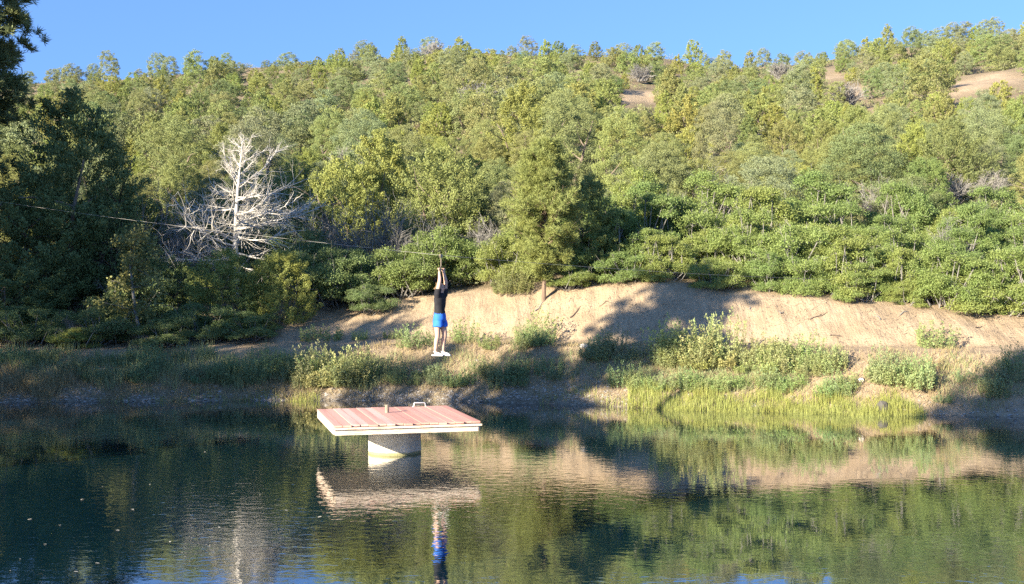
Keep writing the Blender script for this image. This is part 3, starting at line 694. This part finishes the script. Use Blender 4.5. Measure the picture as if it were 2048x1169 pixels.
patch(1870, 2050, 735, 805, 8, .45, .7, (.8, .9, .85), "on the shaded end of the shore")
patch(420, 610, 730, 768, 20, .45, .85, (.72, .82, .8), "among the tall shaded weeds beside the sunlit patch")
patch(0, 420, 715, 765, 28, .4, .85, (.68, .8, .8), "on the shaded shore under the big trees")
for px, D, s, w in [(642, 41.0, 1.1, "alone on the shaded path beyond the platform"), (832, 39.6, .95, "bright and alone below the person's shoes"), (785, 41.3, .5, "thin and alone at the foot of the shaded bank"), (720, 41.0, .5, "small, on the shaded path"), (1868, 37.0, 1.1, "dark and upright at the edge of the shaded end"), (930, 39.9, .9, "just right of the person's shoes"), (1085, 40.0, 1.0, "dark, at the path edge below the pine")]:
    WD.append((px2x(px, D), D, s, (.9, 1.0, .85), w))
where_x = {}
for w_ in WD: where_x.setdefault(w_[4], []).append(w_[0] / w_[1])
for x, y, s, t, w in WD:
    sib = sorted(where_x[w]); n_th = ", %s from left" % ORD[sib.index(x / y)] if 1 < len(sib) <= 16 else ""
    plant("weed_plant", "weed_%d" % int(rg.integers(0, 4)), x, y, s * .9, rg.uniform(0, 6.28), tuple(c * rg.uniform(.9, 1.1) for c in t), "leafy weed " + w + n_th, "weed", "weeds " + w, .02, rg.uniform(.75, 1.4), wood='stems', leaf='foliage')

# ------------------------------------------------------------------ grasses nobody could count
def grass(name, mat, areas, L, W, seed):
    rg = np.random.default_rng(seed); g = Geo(); P = []; D = []
    for (px0, px1, d0, d1, n, lean, ln) in areas:
        px = rg.uniform(px0, px1, n)
        ys = np.interp(px2x(px, 34.5), KX, YS) + .5 * fbm(px2x(px, 34.5) * .5, px * 0 + 3.1, 5)
        y = ys + rg.uniform(d0, d1, n) + .25 * np.sin(px * .05); x = px2x(px, y); z = np.maximum(ground(x, y), -.25)
        keep = rg.random(n) < np.clip(.2 + 1.9 * vnoise(x * 1.6, y * 1.6, seed), 0, 1)
        P.append(np.stack([x, y, z - .02], -1)[keep]); m = int(keep.sum())
        d = rg.normal(0, lean, (m, 3)); d[:, 2] = 1; D.append(norm(d) * ln)
    P = np.concatenate(P); D = np.concatenate(D); ln = np.linalg.norm(D, axis=1)
    leaves(g, P, D, L * ln, W, rg, .35); return g.obj(name, M[mat])
tag(grass("shore_reeds", 'reed', [(1255, 1850, -.65, .35, 8000, .14, .95), (1330, 1800, .2, .8, 1800, .2, .7), (1080, 1260, -.3, .2, 260, .2, .9), (585, 640, -.3, .3, 240, .16, .9), (200, 600, -.25, .2, 500, .2, .7)], .35, .013, 5), kind='stuff')
tag(grass("dry_grass", 'straw', [(-40, 640, -.05, 1.4, 7500, .5, .8), (0, 150, .2, 1.2, 2200, .35, 1.3), (600, 1250, 0, 3.0, 8500, .6, .6), (1250, 1900, .6, 3.2, 5200, .6, .55), (1850, 2060, .1, 3, 1600, .6, .7)], .42, .012, 6), kind='stuff')
tag(grass("green_grass", 'forb', [(1260, 1620, .9, 2.0, 3600, .35, .6), (610, 760, .7, 1.9, 2000, .3, .7), (-40, 620, .6, 2.4, 7000, .2, 1.25), (620, 780, .5, 1.7, 1500, .22, .7), (780, 1260, .8, 2.0, 2000, .28, .7), (1750, 1870, 1.4, 2.6, 700, .35, .6), (1880, 2060, .5, 2.6, 1500, .35, .6)], .40, .014, 7), kind='stuff')

# pebbles along the shore, and single rocks
rg = np.random.default_rng(97); g = Geo()
ico = np.array([(0, 0, 1), (.9, 0, .3), (.28, .85, .35), (-.73, .53, .3), (-.73, -.53, .35), (.28, -.85, .3), (.5, .5, -.5), (-.6, 0, -.5), (.4, -.6, -.5)])
icf = [(0, 1, 2), (0, 2, 3), (0, 3, 4), (0, 4, 5), (0, 5, 1), (1, 6, 2), (2, 7, 3), (3, 7, 4), (4, 8, 5), (5, 8, 1), (2, 6, 7), (4, 7, 8), (1, 8, 6), (6, 8, 7)]
for i in range(1900):
    px = rg.uniform(-30, 1260) if i < 1500 else rg.uniform(1250, 2060); ys = float(np.interp(px2x(px, 36), KX, YS)); y = ys + abs(rg.normal(0, .55)) - .1; x = px2x(px, y)
    g.add(ico * rg.uniform(.6, 1.4, (9, 1)) * rg.uniform(.018, .06) * np.array([1.2, 1, .7]) + np.array([x, y, gz(x, y)]), tris=icf)
M['pebble'] = plain_mat("pebble_stone", (.34, .31, .27), .9, 0, .4, 6)
tag(g.obj("shore_pebbles", M['pebble']), kind='stuff')
M['wet'] = plain_mat('dark_wet_stone', (.075, .07, .06), .6, 0, .3, 9, .5); M['rock'] = plain_mat("pale_rock", (.55, .51, .45), .9, 0, .25, 8, .6)
for px, D, s, lab in [(1611, 35.9, .14, "pale rock standing among weeds on the sunlit slope"), (1168, 38.0, .14, "small pale rock on the shaded slope below the pine"), (1722, 34.2, .1, "small dark stone on the sand above the reeds"), (1768, 32.75, .26, "dark low boulder at the water's edge inside the reeds")]:
    x = px2x(px, D); g = Geo(); v = fibo(rg, 60)
    import bmesh
    bm = bmesh.new(); bmesh.ops.create_icosphere(bm, subdivisions=2, radius=1)
    for vv in bm.verts: vv.co *= 1 + .22 * math.sin(vv.co.x * 3 + px) + .15 * math.sin(vv.co.y * 5 + vv.co.z * 4)
    for vv in bm.verts: vv.co = Vector((vv.co.x * s * .9, vv.co.y * s * .7, vv.co.z * s * .8))
    me = bpy.data.meshes.new("rock"); bm.to_mesh(me); bm.free(); me.materials.append(M['rock'])
    me.materials[0] = M['wet'] if lab.startswith('dark') else M['rock']; o = link("rock", me); o.location = (x, D, gz(x, D) + s * .3); tag(o, lab, "rock", "loose rocks on the far shore")
# fine litter of twigs and dry stalks on the bare ground
rg = np.random.default_rng(133); g = Geo(); P = []; D = []
for i in range(5200):
    px = rg.uniform(560, 2070); D_ = rg.uniform(33.5, 42.5); x = px2x(px, D_); yy2 = np.interp(x, KX, Y2); yy3 = np.interp(x, KX, Y3); z = gz(x, D_)
    if z < .35 or D_ > yy3 or vnoise(x * .8, D_ * .8, 77) < .42: continue
    sl = (gz(x + .1, D_) - z) * 10, (gz(x, D_ + .1) - z) * 10; a = rg.uniform(0, 6.28)
    P.append((x, D_, z + .012)); D.append((math.cos(a), math.sin(a), sl[0] * math.cos(a) + sl[1] * math.sin(a) + .15))
leaves(g, np.array(P), np.array(D), .17, .018, rg, .5); tag(g.obj("twig_litter", M['bark']), kind='stuff')
# dead sticks and roots on the sandy bank
for i, (px, D, ln, ang) in enumerate([(1620, 38.9, .75, .5), (1760, 38.6, .5, 1.4), (1880, 38.2, .6, .9), (1500, 39.9, .5, 1.9), (1660, 38.0, .45, .2), (1560, 39.3, .4, 1.2), (1140, 41.0, .6, .5), (1070, 41.9, .55, .8), (1215, 41.2, .4, 2.0), (1800, 38.9, .4, .4), (1950, 38.0, .45, 1.0)]):
    rg2 = np.random.default_rng(i); x = px2x(px, D); z = gz(x, D) + .03; g = Geo(); st = limb(rg2, (0, 0, 0), (math.cos(ang), .35, math.sin(ang) * .75), ln, 6, .22)
    for p in st: p[2] = gz(x + p[0], D + p[1]) - z + .035
    tube(g, st, np.linspace(.024, .009, 7), 5); s2 = limb(rg2, st[3], (math.cos(ang + .8), .3, .2), ln * .4, 3, .2)
    for p in s2: p[2] = gz(x + p[0], D + p[1]) - z + .03
    tube(g, s2, [.013, .01, .007, .004], 4)
    o = g.obj("dead_stick", M['twig'] if i % 2 else M['bark']); o.location = (x, D, z)
    tag(o, "%s dead stick lying on the sandy bank %s" % ("grey" if i % 2 else "dark brown", ["below the thicket, longest of all", "under the low oak bush", "toward the low end", "at the shadow's edge", "near the path", "just beside the shadow", "between pine and shadow", "at the pine's foot", "within the shadow's near side", "between two overhanging bushes", "at the far low end"][i]), "stick", "dead sticks on the sandy bank")

# pale leaves and bits floating on the water
rg = np.random.default_rng(151); M['leaf'] = plain_mat("pale_dead_leaf", (.50, .46, .36), .7, 0, .2)
for px, py in [(438, 1056), (165, 1000), (195, 1128), (20, 1143), (152, 1145), (40, 1120), (572, 1022), (120, 1052), (235, 1062), (205, 975), (410, 905), (300, 970), (340, 1085), (60, 1040), (520, 990), (640, 1035), (265, 1020), (90, 1090)]:
    D = F * H / (py - CY); g = Geo(); L_ = rg.uniform(.018, .05); a = rg.uniform(0, 6.28); c_, s_ = math.cos(a), math.sin(a)
    v = [(x_ * c_ - y_ * s_, x_ * s_ + y_ * c_, z_) for x_, y_, z_ in [(-L_, 0, .002), (-.3 * L_, -.5 * L_, .006), (.6 * L_, -.35 * L_, .008), (L_, 0, .003), (.5 * L_, .4 * L_, .008), (-.4 * L_, .45 * L_, .006)]]
    g.add(v, tris=[(0, 1, 5), (1, 2, 5), (2, 4, 5), (2, 3, 4)]); o = g.obj("floating_leaf", M['leaf']); o.location = (px2x(px, D), D, .004)
    tag(o, "small pale leaf floating on the dark water between the platform and the near shore", "leaf", "leaves floating on the pond")

# ------------------------------------------------------------------ swimming platform on its concrete pillar
M['deck'] = None
k = NT("faded_red_boards"); v = k.objco()
mp = k.node("ShaderNodeMapping", inp={"Scale": (5.5, .22, 1)}); k.link(v, mp.inputs[0]); n = k.noise(1.0, 3, .6, mp.outputs[0])
mp2 = k.node("ShaderNodeMapping", inp={"Scale": (60, 2.5, 20)}); k.link(v, mp2.inputs[0]); n2 = k.noise(1, 4, .6, mp2.outputs[0])
geo = k.node("ShaderNodeNewGeometry")
c = k.ramp(geo.outputs["Random Per Island"], [(0, (.56, .275, .215)), (.4, (.64, .345, .27)), (.75, (.68, .40, .32)), (1, (.73, .49, .41))])
c = k.mix(k.maprange(n2, .45, .75, 0, .5), c, (.62, .40, .31)); c = k.mix(k.maprange(n, .5, .68, 0, .5), c, (.40, .19, .15))
k.link(c, k.p.inputs["Base Color"]); k.p.inputs["Roughness"].default_value = .8; k.bump(n2, .3, .004); M['deck'] = k.m
k = NT("pale_timber"); v = k.objco(); mp = k.node("ShaderNodeMapping", inp={"Scale": (2.5, 2.5, 22)}); k.link(v, mp.inputs[0]); n = k.noise(1.6, 5, .65, mp.outputs[0], .5)
k.link(k.ramp(n, [(.32, (.40, .29, .19)), (.5, (.66, .55, .42)), (.7, (.76, .67, .55))]), k.p.inputs["Base Color"]); k.p.inputs["Roughness"].default_value = .8; k.bump(n, .3, .006); M['timber'] = k.m
k = NT("concrete_pipe"); v = k.objco(); n = k.noise(5, 5, .65, v); n2 = k.noise(26, 4, .6, v)
sx = k.node("ShaderNodeSeparateXYZ"); k.link(v, sx.inputs[0])
c = k.ramp(n, [(.3, (.50, .44, .35)), (.55, (.66, .60, .49)), (.75, (.76, .70, .59))])
c = k.mix(k.maprange(n2, .55, .75, 0, .5), c, (.36, .31, .26))
wob = k.node("ShaderNodeMath", operation='MULTIPLY_ADD', inp={1: .05}); k.link(n, wob.inputs[0]); k.link(sx.outputs[2], wob.inputs[2])
c = k.mix(k.maprange(wob.outputs[0], .065, .10, .9, 0), c, (.30, .29, .13))
k.link(c, k.p.inputs["Base Color"]); k.p.inputs["Roughness"].default_value = .9; k.bump(n2, .5, .03); M['concrete'] = k.m
M['metal'] = plain_mat("galvanised_metal", (.72, .72, .70), .35, .6, .08)
M['rust'] = plain_mat("weathered_steel", (.30, .25, .19), .7, .2, .3, 14)

PA = R(15.2); PC = (-2.55, 25.0)
o = thing("swim_platform", "square red-boarded swim platform on a round concrete pillar in the pond", "platform", (PC[0], PC[1], 0), PA)
WX_, WY_, ZT = 3.02, 3.36, .81
rg = np.random.default_rng(12); g = Geo(); nb = 17; bw = WX_ / nb
for i in range(nb):
    x0 = -WX_ / 2 + i * bw; e0 = rg.uniform(-.05, .03); e1 = rg.uniform(-.03, .03); dz = rg.uniform(-.004, .006)
    box(g, (x0 + .005, -WY_ / 2 + e0, ZT - .036 + dz), (x0 + bw - .005, WY_ / 2 + e1, ZT + dz))
d = g.obj("deck_boards", M['deck'], o)
g = Geo()
for i in range(nb):
    x0 = -WX_ / 2 + i * bw; box(g, (x0 + .006, -WY_ / 2 + .03, ZT - .0445), (x0 + bw - .006, WY_ / 2 - .064, ZT - .0425))
g.obj("bounce_underlayer", M['timber'], o)  # added raw-timber layer, pale to stand in for light off the water
g = Geo(); box(g, (-WX_ / 2 - .02, -WY_ / 2 - .065, ZT - .085), (WX_ / 2 + .02, -WY_ / 2 - .028, ZT - .046)); g.obj("edge_board", M['timber'], o)
g = Geo(); box(g, (-WX_ / 2 + .03, -WY_ / 2 - .02, ZT - .20), (WX_ / 2 - .05, -WY_ / 2 + .025, ZT - .087)); g.obj("front_beam", M['timber'], o)
g = Geo(); box(g, (-WX_ / 2 + .01, WY_ / 2 - .06, ZT - .20), (WX_ / 2 - .01, WY_ / 2 - .015, ZT - .04)); g.obj("back_beam", M['timber'], o)
for sx_ in (-1, 1):
    g = Geo(); xx = sx_ * (WX_ / 2 - .025); box(g, (xx - .022, -WY_ / 2 + .027, ZT - .19), (xx + .022, WY_ / 2 - .062, ZT - .04)); g.obj("side_beam", M['timber'], o)
for yy in (-.95, -.32, .32, .95):
    g = Geo(); box(g, (-WX_ / 2 + .05, yy - .04, ZT - .175), (WX_ / 2 - .05, yy + .04, ZT - .046)); g.obj("joist", M['timber'], o)
g = Geo(); th = np.linspace(0, 2 * np.pi, 49)[:-1]; rp = .57
prof = [(rp, -1.4), (rp, .03), (rp + .006, .05), (rp, .08), (rp, .3), (rp, .58), (rp - .03, .628), (.001, .632)]
v = np.array([(r_ * math.cos(a), r_ * math.sin(a), z_) for r_, z_ in prof for a in th]); v[:, :2] *= (1 + .006 * np.sin(v[:, 2:3] * 40 + v[:, 0:1] * 9))
q = [[i * 48 + j, i * 48 + (j + 1) % 48, (i + 1) * 48 + (j + 1) % 48, (i + 1) * 48 + j] for i in range(len(prof) - 1) for j in range(48)]
g.add(v, q); g.obj("pillar", M['concrete'], o, True)
def to_local(px, py, zt):
    D = F * (H - zt) / (py - CY); p = np.array([px2x(px, D) - PC[0], D - PC[1]]); c_, s_ = math.cos(-PA), math.sin(-PA)
    return np.array([c_ * p[0] - s_ * p[1], s_ * p[0] + c_ * p[1]])
a = to_local(774, 826, ZT); g = Geo(); tube(g, [(a[0], a[1], ZT - .02), (a[0], a[1], ZT + .165)], [.045, .045], 12); tube(g, [(a[0], a[1], ZT + .165), (a[0], a[1], ZT + .178)], [.052, .050], 12); g.obj("post", M['rust'], o, False)
a = to_local(840, 814.5, ZT); b0, b1 = -.13, .13; g = Geo(); yy = WY_ / 2 - .10
tube(g, [(a[0] + b0 - .03, yy, ZT), (a[0] + b0, yy, ZT + .04), (a[0] + b0, yy, ZT + .075), (a[0] + b0 + .015, yy, ZT + .095), (a[0] + b1 - .015, yy, ZT + .095), (a[0] + b1, yy, ZT + .075), (a[0] + b1, yy, ZT + .04), (a[0] + b1 + .03, yy, ZT)], [.013] * 8, 8)
g.obj("grab_rail", M['metal'], o, True)

# ------------------------------------------------------------------ zip line, trolley and the person hanging from it
PX, PY = px2x(882, 28.0), 28.0; PZ = H + (CY - 511) * PY / F       # wire height over the person
A = np.array([px2x(-85, 43.3), 43.3, H + (CY - 391) * 43.3 / F]); B = np.array([px2x(1712, 41.0), 41.0, H + (CY - 560.5) * 41.0 / F]); P0 = np.array([PX, PY, PZ])
g = Geo(); pts = []
for p, q, n in ((A, P0, 20), (P0, B, 20)):
    for i in range(n + (q is B)):
        t = i / n; pts.append(p + (q - p) * t + np.array([0, 0, -.10 * 4 * t * (1 - t)]))
tube(g, pts, [.003] * len(pts), 6)
M['wire'] = plain_mat("steel_wire", (.42, .40, .36), .55, .2, .1)
tag(g.obj("zip_line", M['wire'], smooth=True), "thin taut zip line wire crossing over the pond to the thicket", "cable")
# anchor post for the far end inside the thicket
gxB = gz(B[0], B[1]); g = Geo(); tube(g, [(0, 0, -.3), (0, 0, B[2] - gxB + .12)], [.07, .06], 9); o = g.obj("anchor_post", M['bark'], smooth=True); o.location = (B[0], B[1], gxB); tag(o, "short wooden anchor post where the zip line ends in the thicket", "post")
# trolley with strap and bar
tt = thing("zip_trolley", "small pulley trolley with strap and hand bar on the zip line", "trolley", tuple(P0)); wd = norm((B - A) * np.array([1, 1, .1])); ya = math.atan2(wd[1], wd[0]); tt.rotation_euler = (0, 0, ya + R(70))
g = Geo(); box(g, (-.06, -.016, -.06), (.06, -.012, .03)); box(g, (-.06, .012, -.06), (.06, .016, .03)); g.obj("side_plates", M['rust'], tt)
for sx_ in (-.034, .034):
    g = Geo(); tube(g, [(sx_, -.011, .005), (sx_, .011, .005)], [.022, .022], 14); g.obj("pulley", M['rust'], tt)
g = Geo(); tube(g, [(0, 0, -.08), (0, 0, -.27)], [.010, .010], 6); tube(g, [(-.10, 0, -.335), (0, 0, -.265), (.10, 0, -.335)], [.007] * 3, 6); g.obj("strap", M['rust'], tt)
g = Geo(); tube(g, [(-.15, 0, -.345), (.15, 0, -.345)], [.015, .015], 10); g.obj("hand_bar", M['rust'], tt)

# person: one skinned body, clothes as separate meshes
k = NT("skin"); n = k.noise(20, 3, .5, k.objco()); k.link(k.ramp(n, [(.3, (.52, .335, .235)), (.7, (.60, .40, .29))]), k.p.inputs["Base Color"]); k.p.inputs["Roughness"].default_value = .55; M['skin'] = k.m
M['shirt'] = plain_mat("black_shirt", (.022, .022, .026), .85, 0, .3, 12); M['shorts'] = plain_mat("blue_shorts", (.03, .16, .62), .75, 0, .15, 8)
M['shoe'] = plain_mat("white_shoes", (.72, .71, .68), .6, 0, .08); M['sole'] = plain_mat("pale_soles", (.60, .58, .54), .7, 0, .08); M['hair'] = plain_mat("fair_hair", (.15, .10, .05), .7, 0, .25, 40)
def skin_mesh(name, verts, edges, radii, mat, parent, root=0, sub=2):
    me = bpy.data.meshes.new(name); me.from_pydata(verts, edges, []); o = link(name, me, parent)
    sk = o.modifiers.new("skin", 'SKIN'); sk.use_smooth_shade = True
    for i, r_ in enumerate(radii): me.skin_vertices[0].data[i].radius = r_ if hasattr(r_, '__len__') else (r_, r_); me.skin_vertices[0].data[i].use_root = (i == root)
    ss = o.modifiers.new("sub", 'SUBSURF'); ss.levels = ss.render_levels = sub
    me.materials.append(mat)
    dg = bpy.context.evaluated_depsgraph_get(); m2 = bpy.data.meshes.new_from_object(o.evaluated_get(dg)); o.modifiers.clear(); o.data = m2; bpy.data.meshes.remove(me)
    m2.polygons.foreach_set("use_smooth", np.ones(len(m2.polygons), bool)); return o
# local frame: +x is the way the person faces, y across the shoulders, z up; origin at the soles
pz = PZ - .345 - 2.10
FACE = R(-32)
per = thing("person", "person in black shirt and blue shorts hanging by both hands from the zip line", "person", (PX - .03, PY, pz), FACE)
V = []; E = []; RD = []
def jt(p, r_, prev=None):
    V.append(p); RD.append(r_); i = len(V) - 1
    if prev is not None: E.append((prev, i))
    return i
pel = jt((0, 0, .95), .115); wst = jt((-.005, 0, 1.10), .10, pel); che = jt((.0, 0, 1.29), .108, wst); upc = jt((.01, 0, 1.43), .095, che)
nk = jt((.015, 0, 1.53), .056, upc); hd0 = jt((.03, 0, 1.62), (.085, .072), nk); hd1 = jt((.03, 0, 1.69), (.095, .078), hd0); hd2 = jt((.015, 0, 1.755), (.065, .055), hd1)
nose = jt((.128, 0, 1.645), .014, hd0); chin = jt((.095, 0, 1.575), .026, hd0)
for s_ in (-1, 1):
    sh = jt((.03, s_ * .155, 1.50), .062, upc); el = jt((.085, s_ * .135, 1.775), .050, sh); fo = jt((.085, s_ * .115, 1.86), .049, el); wr = jt((.055, s_ * .095, 2.005), .031, fo); pa = jt((.045, s_ * .09, 2.055), (.022, .036), wr)
    for q in range(4):
        yy = s_ * .09 + (q - 1.5) * .021; f1 = jt((.045 + .018, yy, 2.092), .0105, pa); f2 = jt((.045 + .022, yy, 2.120 + .004 * (q in (1, 2))), .0095, f1); f3 = jt((.035, yy, 2.128), .009, f2); jt((.018, yy, 2.108), .0085, f3)
    t1 = jt((.02, s_ * .09 - s_ * .035, 2.07), .0115, pa); jt((.018, s_ * .09 - s_ * .03, 2.10), .0095, t1)
    hip = jt((.0, s_ * .085, .88), .092, pel); th_ = jt((.015 + .02 * s_, s_ * .098, .70), .086, hip); kn = jt((.045 + .035 * s_, s_ * .098, .49), .062, th_); cf = jt((.005 + .035 * s_, s_ * .096, .36), .064, kn); an = jt((-.015 + .05 * s_, s_ * .092, .10), .036, cf); jt((.06 + .05 * s_, s_ * .092, .045), .032, an)
body = skin_mesh("body", V, E, RD, M['skin'], per)
# eyes and ears are small bits of the same head
g = Geo()
for s_ in (-1, 1): tube(g, [(.118, s_ * .032, 1.668), (.126, s_ * .032, 1.668)], [.012, .008], 8)
g.obj("eyes", M['shirt'], per, True)
skin_mesh("hair", [(-.01, 0, 1.67), (.01, 0, 1.735), (.045, 0, 1.765), (-.04, 0, 1.62)], [(0, 1), (1, 2), (0, 3)], [(.095, .084), (.088, .082), (.055, .06), (.055, .06)], M['hair'], per)
th = np.linspace(0, 2 * np.pi, 25)[:-1]; g = Geo()     # waistband to crotch as one tube, then two legs
def ring(cx, cy, z, a, b):                              # cloth: a ring with shallow folds
    w = 1 + .028 * np.sin(5 * th + z * 23) + .02 * np.sin(3 * th - z * 41)
    return np.stack([cx + a * w * np.cos(th), cy + b * w * np.sin(th), z + .008 * np.sin(4 * th + z * 9)], -1)
def loft(rs):
    q = [[i * 24 + j, i * 24 + (j + 1) % 24, (i + 1) * 24 + (j + 1) % 24, (i + 1) * 24 + j] for i in range(len(rs) - 1) for j in range(24)]; g.add(np.concatenate(rs), q)
loft([ring(0, 0, 1.04, .128, .158), ring(0, 0, .98, .138, .172), ring(0, 0, .90, .146, .186), ring(.004, 0, .84, .142, .188), ring(.008, 0, .815, .10, .17), ring(.008, 0, .81, .01, .01)])
for s_ in (-1, 1): loft([ring(.006, s_ * .088, .86, .128, .096), ring(.012, s_ * .096, .80, .130, .102), ring(.018, s_ * .101, .735, .130, .106), ring(.019, s_ * .102, .705, .128, .105), ring(.018, s_ * .101, .706, .118, .096), ring(.014, s_ * .098, .80, .10, .09)])
g.obj("shorts", M['shorts'], per, True)
g = Geo(); loft([ring(0, 0, .975, .125, .155), ring(0, 0, .955, .137, .168), ring(0, 0, 1.02, .130, .163), ring(-.003, 0, 1.12, .116, .152), ring(0, 0, 1.25, .124, .170), ring(.008, 0, 1.37, .124, .186), ring(.014, 0, 1.45, .110, .184), ring(.018, 0, 1.51, .085, .150), ring(.018, 0, 1.545, .064, .085), ring(.016, 0, 1.55, .05, .06)])
for s_ in (-1, 1): tube(g, [(.012, s_ * .10, 1.40), (.03, s_ * .15, 1.49), (.055, s_ * .150, 1.60), (.058, s_ * .150, 1.63)], [.075, .084, .074, .070], 14, False)
g.obj("shirt", M['shirt'], per, True)
for s_ in (-1, 1):
    dx = .05 * s_ - .01
    sh = skin_mesh("shoe", [(-.055 + dx, s_ * .08, .055), (.03 + dx, s_ * .083, .05), (.12 + dx, s_ * .09, .04), (.185 + dx, s_ * .095, .035), (-.02 + dx, s_ * .08, .105)], [(0, 1), (1, 2), (2, 3), (0, 4)], [.042, .046, (.042, .036), (.032, .026), .046], M['shoe'], per)
    g = Geo(); ol = [(-.10, -.032), (-.06, -.042), (.05, -.046), (.16, -.044), (.215, -.022), (.22, .015), (.16, .044), (.05, .044), (-.06, .04), (-.10, .03)]
    v = [(x_ + dx, y_ + s_ * .087, z_) for z_ in (0, .03) for x_, y_ in ol]; n_ = len(ol)
    g.add(v + [(.05 + dx, s_ * .087, 0), (.05 + dx, s_ * .087, .03)], [[i, (i + 1) % n_, n_ + (i + 1) % n_, n_ + i] for i in range(n_)], [[(i + 1) % n_, i, 2 * n_] for i in range(n_)] + [[n_ + i, n_ + (i + 1) % n_, 2 * n_ + 1] for i in range(n_)])
    g.obj("sole", M['sole'], sh)
